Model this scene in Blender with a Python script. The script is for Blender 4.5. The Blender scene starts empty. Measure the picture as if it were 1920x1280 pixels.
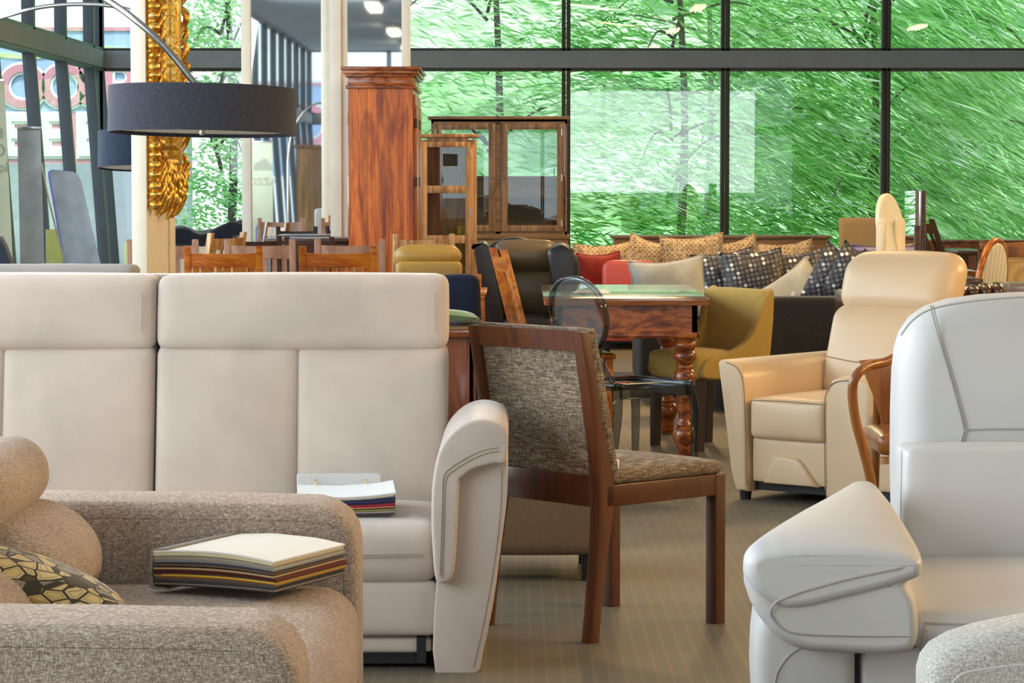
import bpy, bmesh, math, random
from mathutils import Vector, Matrix, noise

random.seed(7)
SC = bpy.context.scene
COL = SC.collection
PI = math.pi
R = math.radians

# ---------------------------------------------------------------- camera
F = 5200.0                      # focal length in pixels of a 1920 px wide frame
CAMH = 1.33                     # eye height
PITCH = math.atan(310 / F)
cam = bpy.data.cameras.new('camera')
cam.sensor_width = 36.0
cam.lens = F / 1920 * 36.0
cam.clip_end = 300
cam_o = bpy.data.objects.new('camera', cam)
COL.objects.link(cam_o)
cam_o.location = (0, 0, CAMH)
cam_o.rotation_euler = (PI / 2 - PITCH, 0, 0)
SC.camera = cam_o

# ---------------------------------------------------------------- view and world
SC.view_settings.view_transform = 'Standard'
SC.view_settings.look = 'None'
SC.view_settings.exposure = 0.15
SC.view_settings.gamma = 1.0
SC.view_settings.use_curve_mapping = False
SC.cycles.max_bounces = 10
SC.cycles.transparent_max_bounces = 24
SC.cycles.sample_clamp_indirect = 6.0

world = bpy.data.worlds.new('overcast_sky')
SC.world = world
world.use_nodes = True
wn, wl = world.node_tree.nodes, world.node_tree.links
wn.clear()
wo = wn.new('ShaderNodeOutputWorld')
wb = wn.new('ShaderNodeBackground')
wc = wn.new('ShaderNodeTexCoord')
wsep = wn.new('ShaderNodeSeparateXYZ')
wr = wn.new('ShaderNodeValToRGB')
wl.new(wc.outputs['Generated'], wsep.inputs[0])
wl.new(wsep.outputs['Z'], wr.inputs[0])
wr.color_ramp.elements[0].position = 0.0
wr.color_ramp.elements[0].color = (0.86, 0.94, 1.0, 1)
wr.color_ramp.elements[1].position = 0.7
wr.color_ramp.elements[1].color = (0.70, 0.86, 1.0, 1)
wl.new(wr.outputs[0], wb.inputs[0])
wb.inputs[1].default_value = 1.45
wl.new(wb.outputs[0], wo.inputs[0])

def area_light(name, loc, rot, sx, sy, power, color):
    d = bpy.data.lights.new(name, 'AREA')
    d.shape = 'RECTANGLE'
    d.size, d.size_y, d.energy, d.color = sx, sy, power, color
    o = bpy.data.objects.new(name, d)
    COL.objects.link(o)
    o.location, o.rotation_euler = loc, rot
    return o
# added area lamps inside the room, boosting the daylight beside and behind the camera
area_light('daylight_fill_left', (-3.75, 9.6, 2.2), (0, -PI / 2 + R(8), 0), 2.6, 17.5, 600, (0.80, 0.90, 1.0))
area_light('daylight_fill_rear', (3.4, -9, 2.1), (PI / 2 - R(2), 0, 0), 4.2, 2.3, 190, (0.86, 0.93, 1.0))  # added panel, also placed to show as a pale reflection in the back windows
# warm shop lighting hung under the ceiling on the right
for lx, ly, lz, pw in ((5.6, 7.0, 2.9, 95), (5.4, 8.5, 2.9, 150), (6.0, 12.5, 2.9, 150), (5.0, 18.0, 3.1, 120), (1.4, 16.0, 3.4, 60), (0.9, 21.5, 3.3, 110)):
    area_light('warm_lamp', (lx, ly, lz), (0, R(50 if lx > 4 else 5), R(25)), 0.35, 1.3, pw * 0.85, (1.0, 0.64, 0.28))
sn = bpy.data.lights.new('sun', 'SUN'); sn.energy, sn.color, sn.angle = 2.6, (1.0, 0.98, 0.93), R(4)  # sun added to the overcast sky to brighten the trees outside
sno = bpy.data.objects.new('sun', sn); COL.objects.link(sno); sno.rotation_euler = (R(32), 0, R(6))
# ---------------------------------------------------------------- helpers
def at(px, py, Y):
    """point of the place seen at pixel (px, py) of the 1920x1280 photograph, at distance Y"""
    u, v = (px - 960) / F, (640 - py) / F
    y = math.cos(PITCH) + v * math.sin(PITCH)
    z = -math.sin(PITCH) + v * math.cos(PITCH)
    t = Y / y
    return Vector((u * t, Y, CAMH + z * t))
def HX(px, Y, py=500): return at(px, py, Y).x
def HZ(py, Y): return at(960, py, Y).z
def YF(py, z=0.0):
    v = (640 - py) / F
    return (z - CAMH) / math.tan(math.atan(v) - PITCH)

class G:
    """geometry collector: every shape added ends up in ONE mesh"""
    def __init__(s): s.bm = bmesh.new()
    def _add(s, b, M=None):
        if M is not None: b.transform(M)
        m = bpy.data.meshes.new('tmp'); b.to_mesh(m); b.free()
        s.bm.from_mesh(m); bpy.data.meshes.remove(m)
        return s
    def box(s, x0, x1, y0, y1, z0, z1, bev=0.0, seg=2, M=None):
        b = bmesh.new(); bmesh.ops.create_cube(b, size=1)
        for v in b.verts:
            v.co = Vector(((x0 + x1) / 2 + v.co.x * (x1 - x0), (y0 + y1) / 2 + v.co.y * (y1 - y0), (z0 + z1) / 2 + v.co.z * (z1 - z0)))
        if bev > 0: bmesh.ops.bevel(b, geom=list(b.edges), offset=bev, segments=seg, affect='EDGES', profile=0.5)
        return s._add(b, M)
    def prism(s, pts, d0, d1, bev=0.0, seg=3, axis='y', M=None):
        """polygon pts extruded from d0 to d1; axis y: pts=(x,z); axis x: pts=(y,z); axis z: pts=(x,y)"""
        b = bmesh.new()
        def mk(p, d):
            return {'y': (p[0], d, p[1]), 'x': (d, p[0], p[1]), 'z': (p[0], p[1], d)}[axis]
        A = [b.verts.new(mk(p, d0)) for p in pts]; B = [b.verts.new(mk(p, d1)) for p in pts]
        fa = b.faces.new(A); fb = b.faces.new(B[::-1]); n = len(pts)
        for i in range(n): b.faces.new((A[i], B[i], B[(i + 1) % n], A[(i + 1) % n]))
        bmesh.ops.recalc_face_normals(b, faces=b.faces)
        if bev > 0:
            caps = [e for e in b.edges if len(e.link_faces) == 2 and (fa in e.link_faces or fb in e.link_faces)]
            bmesh.ops.bevel(b, geom=caps, offset=bev, segments=seg, affect='EDGES', profile=0.5, clamp_overlap=True)
        return s._add(b, M)
    def soft(s, x0, x1, y0, y1, z0, z1, r=0.03, bulge=(0, 0, 0), n=14, M=None, fn=None):
        """upholstered box: rounded edges and puffed faces"""
        b = bmesh.new(); bmesh.ops.create_cube(b, size=2)
        bmesh.ops.subdivide_edges(b, edges=list(b.edges), cuts=n, use_grid_fill=True)
        h = Vector(((x1 - x0) / 2, (y1 - y0) / 2, (z1 - z0) / 2)); c = Vector(((x0 + x1) / 2, (y0 + y1) / 2, (z0 + z1) / 2))
        r = min(r, h.x, h.y, h.z)
        for v in b.verts:
            t = Vector([math.copysign(1 - (1 - min(1, abs(a))) ** 1.7, a) for a in v.co])
            p = Vector((t.x * h.x, t.y * h.y, t.z * h.z))
            q = Vector([max(-(h[i] - r), min(h[i] - r, p[i])) for i in range(3)])
            d = p - q
            if d.length > 1e-9: p = q + d.normalized() * r
            k = [1 - min(1, abs(p[i] / h[i])) ** 2 for i in range(3)]
            p = Vector((p.x + bulge[0] * p.x / h.x * k[1] * k[2], p.y + bulge[1] * p.y / h.y * k[0] * k[2], p.z + bulge[2] * p.z / h.z * k[0] * k[1]))
            v.co = p + c
            if fn: v.co = fn(v.co)
        return s._add(b, M)
    def pillow(s, w, h, t, n=16, sag=0.0, M=None, seed=0):
        """a loose cushion standing in the XZ plane, pinched at its corners, wrinkled a little"""
        b = bmesh.new(); V = {}
        for side in (1, -1):
            for i in range(n + 1):
                for j in range(n + 1):
                    u, v = i / n * 2 - 1, j / n * 2 - 1
                    if side == -1 and (i in (0, n) or j in (0, n)):
                        V[side, i, j] = V[1, i, j]; continue
                    e = (1 - abs(u) ** 2.6) * (1 - abs(v) ** 2.6)
                    x = w / 2 * u * (1 - 0.07 * (1 - v * v)); z = h / 2 * v * (1 - 0.09 * (1 - u * u))
                    if v > 0: z -= sag * h * (1 - u * u) * v
                    y = side * t / 2 * max(0, e) ** 0.45
                    y += 0.05 * t * noise.noise(Vector((x * 9 + seed, z * 9, seed + side))) * (e ** 0.5 if e > 0 else 0)
                    z += 0.02 * h * noise.noise(Vector((x * 5, z * 5, seed + 3.0)))
                    V[side, i, j] = b.verts.new((x, y, z))
        for side in (1, -1):
            for i in range(n):
                for j in range(n):
                    q = [V[side, i, j], V[side, i + 1, j], V[side, i + 1, j + 1], V[side, i, j + 1]]
                    b.faces.new(q if side == -1 else q[::-1])
        return s._add(b, M)
    def tube(s, pts, r, seg=10, closed=False, M=None, flat=1.0):
        b = bmesh.new(); P = [Vector(p) for p in pts]; n = len(P); rings = []
        rr = r if isinstance(r, (list, tuple)) else [r] * n
        up = None
        for i in range(n):
            a = P[(i - 1) % n] if (closed or i > 0) else P[i]
            c = P[(i + 1) % n] if (closed or i < n - 1) else P[i]
            t = (c - a).normalized()
            if up is None:
                up = Vector((0, 0, 1)) if abs(t.z) < 0.9 else Vector((0, 1, 0))
            up = (up - t * up.dot(t)).normalized(); sd = t.cross(up)
            rings.append([b.verts.new(P[i] + (up * math.cos(k * 2 * PI / seg) + sd * math.sin(k * 2 * PI / seg) * flat) * rr[i]) for k in range(seg)])
        m = n if closed else n - 1
        for i in range(m):
            A, B = rings[i], rings[(i + 1) % n]
            for k in range(seg): b.faces.new((A[k], B[k], B[(k + 1) % seg], A[(k + 1) % seg]))
        if not closed:
            b.faces.new(rings[0]); b.faces.new(rings[-1][::-1])
        bmesh.ops.recalc_face_normals(b, faces=b.faces)
        return s._add(b, M)
    def lathe(s, prof, seg=28, M=None):
        b = bmesh.new(); rings = []
        for r, z in prof: rings.append([b.verts.new((r * math.cos(k * 2 * PI / seg), r * math.sin(k * 2 * PI / seg), z)) for k in range(seg)])
        for A, B in zip(rings, rings[1:]):
            for k in range(seg): b.faces.new((A[k], A[(k + 1) % seg], B[(k + 1) % seg], B[k]))
        b.faces.new(rings[0][::-1]); b.faces.new(rings[-1])
        bmesh.ops.recalc_face_normals(b, faces=b.faces)
        return s._add(b, M)
    def ball(s, c, rx, ry, rz, M=None, u=16, v=10):
        b = bmesh.new(); bmesh.ops.create_uvsphere(b, u_segments=u, v_segments=v, radius=1)
        for w in b.verts: w.co = Vector((w.co.x * rx + c[0], w.co.y * ry + c[1], w.co.z * rz + c[2]))
        return s._add(b, M)
    def quadpanel(s, a, b_, c, d, th):
        """a thin slab from four corner points, th thick along its normal"""
        A = [Vector(p) for p in (a, b_, c, d)]; n = (A[1] - A[0]).cross(A[3] - A[0]).normalized() * th
        b = bmesh.new(); lo = [b.verts.new(p) for p in A]; hi = [b.verts.new(p + n) for p in A]
        b.faces.new(lo[::-1]); b.faces.new(hi)
        for i in range(4): b.faces.new((lo[i], lo[(i + 1) % 4], hi[(i + 1) % 4], hi[i]))
        bmesh.ops.recalc_face_normals(b, faces=b.faces)
        return s._add(b)

def bez(pts, n=8):
    """smooth Catmull-Rom curve through the points"""
    P = [Vector(p) for p in pts]; out = []
    for i in range(len(P) - 1):
        p0, p1, p2, p3 = P[max(i - 1, 0)], P[i], P[i + 1], P[min(i + 2, len(P) - 1)]
        for k in range(n):
            t = k / n
            out.append(0.5 * ((2 * p1) + (p2 - p0) * t + (2 * p0 - 5 * p1 + 4 * p2 - p3) * t * t + (3 * p1 - p0 - 3 * p2 + p3) * t ** 3))
    out.append(P[-1]); return out
def bez2(pts, n=6, closed=True):
    P = [Vector((p[0], p[1])) for p in pts]; out = []; m = len(P)
    for i in range(m):
        p0, p1, p2, p3 = P[(i - 1) % m], P[i], P[(i + 1) % m], P[(i + 2) % m]
        for k in range(n):
            t = k / n
            q = 0.5 * ((2 * p1) + (p2 - p0) * t + (2 * p0 - 5 * p1 + 4 * p2 - p3) * t * t + (3 * p1 - p0 - 3 * p2 + p3) * t ** 3)
            out.append((q.x, q.y))
    return out

MINV = {}
def thing(name, label, cat, loc=(0, 0, 0), rz=0.0, group=None):
    o = bpy.data.objects.new(name, None); COL.objects.link(o)
    o.empty_display_size = 0.1
    o.location = loc; o.rotation_euler = (0, 0, rz)
    o['label'] = label; o['category'] = cat
    if group: o['group'] = group
    MINV[o.name] = (Matrix.Translation(Vector(loc)) @ Matrix.Rotation(rz, 4, 'Z')).inverted()
    return o
def obj(name, g, mat, parent=None, world=False, ang=38, label=None, smooth=True):
    me = bpy.data.meshes.new(name)
    if world and parent is not None:
        q = parent; M = Matrix.Identity(4)
        while q is not None and q.name not in MINV: q = q.parent
        if q is not None: g.bm.transform(MINV[q.name])
    g.bm.normal_update()
    g.bm.to_mesh(me); g.bm.free()
    if smooth:
        me.shade_smooth(); me.set_sharp_from_angle(angle=R(ang))
    me.materials.append(mat)
    o = bpy.data.objects.new(name, me); COL.objects.link(o)
    if parent is not None: o.parent = parent
    if label: o['label'] = label
    return o
def tag(o, label, cat, group=None, kind=None):
    o['label'] = label; o['category'] = cat
    if group: o['group'] = group
    if kind: o['kind'] = kind
    return o
def center(o):
    """move a single-mesh thing's origin to the middle of its base"""
    me = o.data; xs = [v.co for v in me.vertices]
    c = Vector(((min(v.x for v in xs) + max(v.x for v in xs)) / 2, (min(v.y for v in xs) + max(v.y for v in xs)) / 2, min(v.z for v in xs)))
    me.transform(Matrix.Translation(-c)); o.location = c
    return o
def struct(name, g, mat, parent=None, ang=38):
    o = obj(name, g, mat, parent, ang=ang)
    if parent is None: o['kind'] = 'structure'
    return o
def dup(root, loc, rz=0.0, label=None, scale=None):
    r = root.copy(); COL.objects.link(r); r.location = loc; r.rotation_euler = (0, 0, rz)
    if scale: r.scale = scale
    if label: r['label'] = label
    def rec(src, dst):
        for ch in list(src.children):
            c = ch.copy(); COL.objects.link(c); c.parent = dst; rec(ch, c)
    rec(root, r)
    MINV[r.name] = (Matrix.Translation(Vector(loc)) @ Matrix.Rotation(rz, 4, 'Z')).inverted()
    return r

# ---------------------------------------------------------------- materials
def srgb(h):
    if isinstance(h, str):
        h = h.lstrip('#'); c = [int(h[i:i + 2], 16) / 255 for i in (0, 2, 4)]
        return tuple(x / 12.92 if x < 0.04045 else ((x + 0.055) / 1.055) ** 2.4 for x in c) + (1,)
    return tuple(h) + (1,) if len(h) == 3 else h
class M_:
    def __init__(s, name):
        s.m = bpy.data.materials.new(name); s.m.use_nodes = True
        s.t = s.m.node_tree; s.t.nodes.clear(); s.L = s.t.links
        s.out = s.n('ShaderNodeOutputMaterial')
        s.co = s.n('ShaderNodeTexCoord').outputs['Object']
    def n(s, k, **kw):
        x = s.t.nodes.new(k)
        for a, b in kw.items(): setattr(x, a, b)
        return x
    def mapping(s, scale=(1, 1, 1), rot=(0, 0, 0), loc=(0, 0, 0), src=None):
        m = s.n('ShaderNodeMapping'); s.L.new(src or s.co, m.inputs[0])
        m.inputs['Scale'].default_value = scale; m.inputs['Rotation'].default_value = rot; m.inputs['Location'].default_value = loc
        return m.outputs[0]
    def noise(s, v, scale=5, det=3, rough=0.5, dist=0.0):
        x = s.n('ShaderNodeTexNoise'); s.L.new(v, x.inputs['Vector'])
        x.inputs['Scale'].default_value = scale; x.inputs['Detail'].default_value = det
        x.inputs['Roughness'].default_value = rough; x.inputs['Distortion'].default_value = dist
        return x.outputs['Fac']
    def ramp(s, f, stops, interp='LINEAR'):
        r = s.n('ShaderNodeValToRGB'); s.L.new(f, r.inputs[0]); e = r.color_ramp.elements; r.color_ramp.interpolation = interp
        while len(e) < len(stops): e.new(0.5)
        for k, (p, c) in enumerate(stops): e[k].position = p; e[k].color = srgb(c)
        return r.outputs[0]
    def mix(s, f, a, b, mode='MIX'):
        x = s.n('ShaderNodeMix', data_type='RGBA', blend_type=mode)
        for i, v in ((0, f), (6, a), (7, b)):
            if isinstance(v, (int, float)): x.inputs[i].default_value = v
            elif isinstance(v, (tuple, str)): x.inputs[i].default_value = srgb(v)
            else: s.L.new(v, x.inputs[i])
        return x.outputs[2]
    def math(s, op, a, b=0.0, c=None):
        x = s.n('ShaderNodeMath', operation=op)
        for i, v in enumerate((a, b) if c is None else (a, b, c)):
            if isinstance(v, (int, float)): x.inputs[i].default_value = v
            else: s.L.new(v, x.inputs[i])
        return x.outputs[0]
    def bump(s, h, strength=0.3, dist=0.002, prev=None):
        b = s.n('ShaderNodeBump'); b.inputs['Strength'].default_value = strength; b.inputs['Distance'].default_value = dist
        s.L.new(h, b.inputs['Height'])
        if prev is not None: s.L.new(prev, b.inputs['Normal'])
        return b.outputs[0]
    def bsdf(s, color, rough=0.6, metal=0.0, normal=None, sheen=0.0, spec=0.5, coat=0.0, trans=None):
        p = s.n('ShaderNodeBsdfPrincipled')
        if isinstance(color, (tuple, str)): p.inputs['Base Color'].default_value = srgb(color)
        else: s.L.new(color, p.inputs['Base Color'])
        if isinstance(rough, (int, float)): p.inputs['Roughness'].default_value = rough
        else: s.L.new(rough, p.inputs['Roughness'])
        p.inputs['Metallic'].default_value = metal; p.inputs['Specular IOR Level'].default_value = spec
        p.inputs['Sheen Weight'].default_value = sheen; p.inputs['Coat Weight'].default_value = coat
        p.inputs['Coat Roughness'].default_value = 0.12
        if normal is not None: s.L.new(normal, p.inputs['Normal'])
        s.L.new(p.outputs[0], s.out.inputs[0]); s.p = p
        return s.m

def plain(name, color, rough=0.6, metal=0.0, var=0.06, spec=0.5, coat=0.0):
    m = M_(name); c = srgb(color)
    d = tuple(max(0, x * (1 - var)) for x in c[:3]); e = tuple(min(1, x * (1 + var)) for x in c[:3])
    f = m.noise(m.mapping((1, 1, 1)), 6, 3)
    return m.bsdf(m.ramp(f, [(0.3, d), (0.7, e)]), rough, metal, spec=spec, coat=coat)
def wood(name, dark, mid, light, scale=1.0, axis='z', rough=0.35, coat=0.2, spec=0.5, planks=0.0, dist=1.6):
    m = M_(name)
    st = {'z': (9, 9, 0.9), 'x': (0.9 if dist < 4 else 3.2, 9, 9), 'y': (9, 0.9, 9)}[axis]
    st = tuple(a * scale for a in st)
    v = m.mapping(st)
    n1 = m.noise(v, 1.3, 5, 0.6, dist)
    n2 = m.noise(m.mapping(tuple(a * 7 for a in st)), 1.6, 3, 0.6)
    f = m.math('ADD', m.math('MULTIPLY', n1, 0.8), m.math('MULTIPLY', n2, 0.25))
    col = m.ramp(f, [(0.30, dark), (0.47, mid), (0.60, light), (0.72, mid), (0.85, dark)])
    if planks:
        br = m.n('ShaderNodeTexVoronoi', feature='F1', distance='MANHATTAN')
        m.L.new(m.mapping({'z': (1 / planks, 1 / planks, 0.05), 'x': (0.05, 1 / planks, 1 / planks), 'y': (1 / planks, 0.05, 1 / planks)}[axis]), br.inputs['Vector'])
        hs = m.n('ShaderNodeHueSaturation'); m.L.new(col, hs.inputs['Color'])
        sp = m.n('ShaderNodeSeparateColor'); m.L.new(br.outputs['Color'], sp.inputs[0])
        m.L.new(m.math('MULTIPLY_ADD', sp.outputs[0], 0.5, 0.72), hs.inputs['Value']); col = hs.outputs[0]
    return m.bsdf(col, rough, normal=m.bump(f, 0.08, 0.002), coat=coat, spec=spec)
def weave(name, a, b, c, th=260, long=26, contrast=(0.38, 0.62), rough=0.9, bump=0.5, sheen=0.15, blot=None):
    """woven cloth: thin crossing threads of three colours"""
    m = M_(name)
    h = m.noise(m.mapping((long, long, th)), 1.0, 2, 0.6)
    w = m.noise(m.mapping((th, th, long)), 1.0, 2, 0.6)
    big = m.noise(m.mapping((3, 3, 3)), 1.5, 2)
    f = m.math('MULTIPLY_ADD', big, 0.10, m.math('MULTIPLY_ADD', m.math('ADD', h, w), 0.5, -0.05))
    col = m.ramp(f, [(contrast[0], a), (0.5, b), (contrast[1], c)])
    return m.bsdf(col, rough, normal=m.bump(f, bump, 0.002), sheen=sheen, spec=0.2)
def suede(name, color, var=0.10, rough=0.85, sheen=0.4, bump=0.15):
    m = M_(name); c = srgb(color)[:3]
    f = m.noise(m.mapping((1, 1, 1)), 4.5, 4, 0.55, 0.7); g = m.noise(m.mapping((1, 1, 1)), 160, 2)
    col = m.ramp(f, [(0.30, tuple(x * (1 - var) for x in c)), (0.68, tuple(min(1, x * (1 + var)) for x in c))])
    return m.bsdf(col, rough, normal=m.bump(g, bump, 0.001, m.bump(f, 0.25, 0.012)), sheen=sheen, spec=0.25)
def leather(name, color, rough=0.38, var=0.05, wrinkle=0.35, spec=0.5, wscale=7):
    m = M_(name); c = srgb(color)[:3]
    f = m.noise(m.mapping((1, 1, 1)), 3.0, 3, 0.5, 0.4); g = m.noise(m.mapping((1, 1, 1)), 230, 2)
    w = m.noise(m.mapping((1, 1, 1)), wscale, 2, 0.45, 0.9)
    col = m.ramp(f, [(0.3, tuple(x * (1 - var) for x in c)), (0.7, tuple(min(1, x * (1 + var)) for x in c))])
    return m.bsdf(col, rough, normal=m.bump(g, 0.10, 0.0008, m.bump(w, wrinkle, 0.008)), spec=spec)
def glassy(name, tint=(0.93, 0.98, 0.96), refl=0.10, rough=0.0, graze=0.5):
    m = M_(name); t = m.n('ShaderNodeBsdfTransparent'); g = m.n('ShaderNodeBsdfGlossy'); x = m.n('ShaderNodeMixShader')
    t.inputs[0].default_value = srgb(tint); g.inputs['Roughness'].default_value = rough
    lw = m.n('ShaderNodeLayerWeight'); lw.inputs['Blend'].default_value = 0.25
    f = m.math('MULTIPLY_ADD', lw.outputs['Fresnel'], graze, refl)
    m.L.new(f, x.inputs[0]); m.L.new(t.outputs[0], x.inputs[1]); m.L.new(g.outputs[0], x.inputs[2]); m.L.new(x.outputs[0], m.out.inputs[0])
    return m.m
def mirror_mat(name='mirror_glass', tint=(0.86, 0.90, 0.92)):
    m = M_(name); return m.bsdf(tint, 0.015, 1.0)
def glow(name, color, strength):
    m = M_(name); e = m.n('ShaderNodeEmission'); e.inputs[0].default_value = srgb(color); e.inputs[1].default_value = strength
    m.L.new(e.outputs[0], m.out.inputs[0]); return m.m
def dots_mat(name, scale=36):
    m = M_(name); v = m.n('ShaderNodeTexVoronoi', feature='F1', voronoi_dimensions='2D'); m.L.new(m.mapping((scale, scale * 0.8, scale), rot=(PI / 2, 0, 0.2)), v.inputs['Vector'])
    v.inputs['Randomness'].default_value = 0.22; v.inputs['Scale'].default_value = 1.0
    sp = m.n('ShaderNodeSeparateColor'); m.L.new(v.outputs['Color'], sp.inputs[0])
    dot = m.ramp(v.outputs['Distance'], [(0.33, (1, 1, 1)), (0.40, (0, 0, 0))])
    dc = m.ramp(sp.outputs[0], [(0.0, '#3a3937'), (0.6, '#56555a'), (0.86, '#7a7877'), (0.97, '#e9e6df')])
    return m.bsdf(m.mix(dot, '#17161a', dc), 0.55, sheen=0.2)
def damask_mat(name):
    m = M_(name); s = 26
    a = m.n('ShaderNodeTexWave', wave_type='RINGS', rings_direction='SPHERICAL')
    pp = m.n('ShaderNodeVectorMath', operation='PINGPONG') if False else None
    v = m.mapping((5.5, 5.5, 5.5), rot=(PI / 2, 0, 0)); vo = m.n('ShaderNodeTexVoronoi', feature='F1', voronoi_dimensions='2D'); m.L.new(v, vo.inputs['Vector']); vo.inputs['Randomness'].default_value = 0.1
    n = m.noise(m.mapping((1, 1, 1)), 22, 2, 0.5, 2.2)
    f = m.math('ADD', m.math('MULTIPLY', m.math('SINE', m.math('MULTIPLY', vo.outputs['Distance'], 14)), 0.14), n)
    msk = m.ramp(f, [(0.50, (0, 0, 0)), (0.56, (1, 1, 1))])
    return m.bsdf(m.mix(msk, '#c9b89d', '#85683f'), 0.7, sheen=0.4, normal=m.bump(f, 0.15, 0.002))
def leafprint_mat(name):
    m = M_(name)
    d = m.noise(m.mapping((1, 1, 1)), 7, 2); 
    vv = m.n('ShaderNodeMapping'); m.L.new(m.co, vv.inputs[0]); vv.inputs['Scale'].default_value = (5, 8, 10); vv.inputs['Rotation'].default_value = (0.5, 0.7, 0.3)
    vo = m.n('ShaderNodeTexVoronoi', feature='DISTANCE_TO_EDGE'); m.L.new(vv.outputs[0], vo.inputs['Vector'])
    vc = m.n('ShaderNodeTexVoronoi', feature='F1'); m.L.new(vv.outputs[0], vc.inputs['Vector'])
    sp = m.n('ShaderNodeSeparateColor'); m.L.new(vc.outputs['Color'], sp.inputs[0])
    c = m.ramp(sp.outputs[0], [(0.0, '#e2c98c'), (0.45, '#d9c07f'), (0.62, '#9a927f'), (0.85, '#5a4a2c')], 'CONSTANT')
    edge = m.ramp(vo.outputs['Distance'], [(0.05, (1, 1, 1)), (0.09, (0, 0, 0))])
    ring = m.ramp(vo.outputs['Distance'], [(0.16, (0, 0, 0)), (0.18, (1, 1, 1)), (0.21, (1, 1, 1)), (0.23, (0, 0, 0))])
    c2 = m.mix(edge, c, '#3c3020')
    return m.bsdf(m.mix(m.math('MULTIPLY', ring, 0.55), c2, '#4c3d26'), 0.75, sheen=0.2)
def stripes_mat(name, a, b, freq=60, axis=0):
    m = M_(name); sp = m.n('ShaderNodeSeparateXYZ'); m.L.new(m.co, sp.inputs[0])
    f = m.math('SINE', m.math('MULTIPLY', sp.outputs[axis], freq))
    return m.bsdf(m.ramp(m.math('MULTIPLY_ADD', f, 0.5, 0.5), [(0.35, a), (0.65, b)]), 0.7, sheen=0.2)
def lattice_mat(name):
    m = M_(name); v = m.n('ShaderNodeTexVoronoi', feature='F1'); m.L.new(m.mapping((42, 42, 30), rot=(0, 0, 0)), v.inputs['Vector']); v.inputs['Randomness'].default_value = 0.0
    return m.bsdf(m.ramp(v.outputs['Distance'], [(0.28, '#e3bd78'), (0.5, '#b98c48')]), 0.6, sheen=0.3)
def carpet_mat(name):
    m = M_(name); T = 0.5
    sp = m.n('ShaderNodeSeparateXYZ'); m.L.new(m.co, sp.inputs[0]); x, y = sp.outputs[0], sp.outputs[1]
    rib = m.math('SINE', m.math('MULTIPLY', y, 2 * PI / 0.017))
    colm = m.math('SINE', m.math('MULTIPLY', x, 2 * PI / 0.042))
    br = m.n('ShaderNodeTexBrick'); m.L.new(m.mapping((1, 1, 1)), br.inputs['Vector'])
    br.offset = 0.5; br.inputs['Scale'].default_value = 1.0; br.inputs['Mortar Size'].default_value = 0.004
    br.inputs['Brick Width'].default_value = T; br.inputs['Row Height'].default_value = T
    br.inputs['Color1'].default_value = srgb('#686154'); br.inputs['Color2'].default_value = srgb('#5b554a'); br.inputs['Mortar'].default_value = srgb('#57513f')
    n = m.noise(m.mapping((1, 1, 1)), 2.2, 4, 0.6); fine = m.noise(m.mapping((60, 140, 60)), 1.0, 2)
    c = m.mix(0.6, br.outputs['Color'], m.ramp(n, [(0.3, '#575246'), (0.7, '#7a7362')]), 'MIX')
    k = m.ramp(colm, [(0.55, (0, 0, 0)), (0.95, (1, 1, 1))])
    c = m.mix(m.math('MULTIPLY', m.math('MULTIPLY', k, fine), 0.36), c, '#b09a68')
    c = m.mix(m.math('MULTIPLY', m.ramp(rib, [(0.2, (1, 1, 1)), (0.8, (0, 0, 0))]), 0.45), c, '#4d4a40')
    c = m.mix(m.math('MULTIPLY', fine, 0.35), c, '#5b5548')
    h = m.math('ADD', m.math('MULTIPLY', rib, 0.5), fine)
    return m.bsdf(c, 0.52, normal=m.bump(h, 0.25, 0.0015), spec=0.5)
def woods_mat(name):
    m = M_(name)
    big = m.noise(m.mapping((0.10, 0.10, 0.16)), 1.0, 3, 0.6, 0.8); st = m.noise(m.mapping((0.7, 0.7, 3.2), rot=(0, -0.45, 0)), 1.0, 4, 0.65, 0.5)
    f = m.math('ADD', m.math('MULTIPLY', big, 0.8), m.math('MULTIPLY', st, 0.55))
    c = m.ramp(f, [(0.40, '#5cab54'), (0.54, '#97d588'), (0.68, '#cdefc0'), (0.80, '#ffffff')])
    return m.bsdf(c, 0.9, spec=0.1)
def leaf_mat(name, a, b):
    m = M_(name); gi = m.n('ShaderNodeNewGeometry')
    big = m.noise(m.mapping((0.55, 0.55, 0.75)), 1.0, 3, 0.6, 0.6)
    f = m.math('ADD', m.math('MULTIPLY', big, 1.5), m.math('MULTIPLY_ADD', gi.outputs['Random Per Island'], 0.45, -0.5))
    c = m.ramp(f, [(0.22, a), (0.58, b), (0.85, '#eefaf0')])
    d = m.n('ShaderNodeBsdfDiffuse'); t = m.n('ShaderNodeBsdfTranslucent'); x = m.n('ShaderNodeMixShader'); x.inputs[0].default_value = 0.5
    m.L.new(c, d.inputs[0]); m.L.new(c, t.inputs[0]); m.L.new(d.outputs[0], x.inputs[1]); m.L.new(t.outputs[0], x.inputs[2]); m.L.new(x.outputs[0], m.out.inputs[0])
    return m.m

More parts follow.
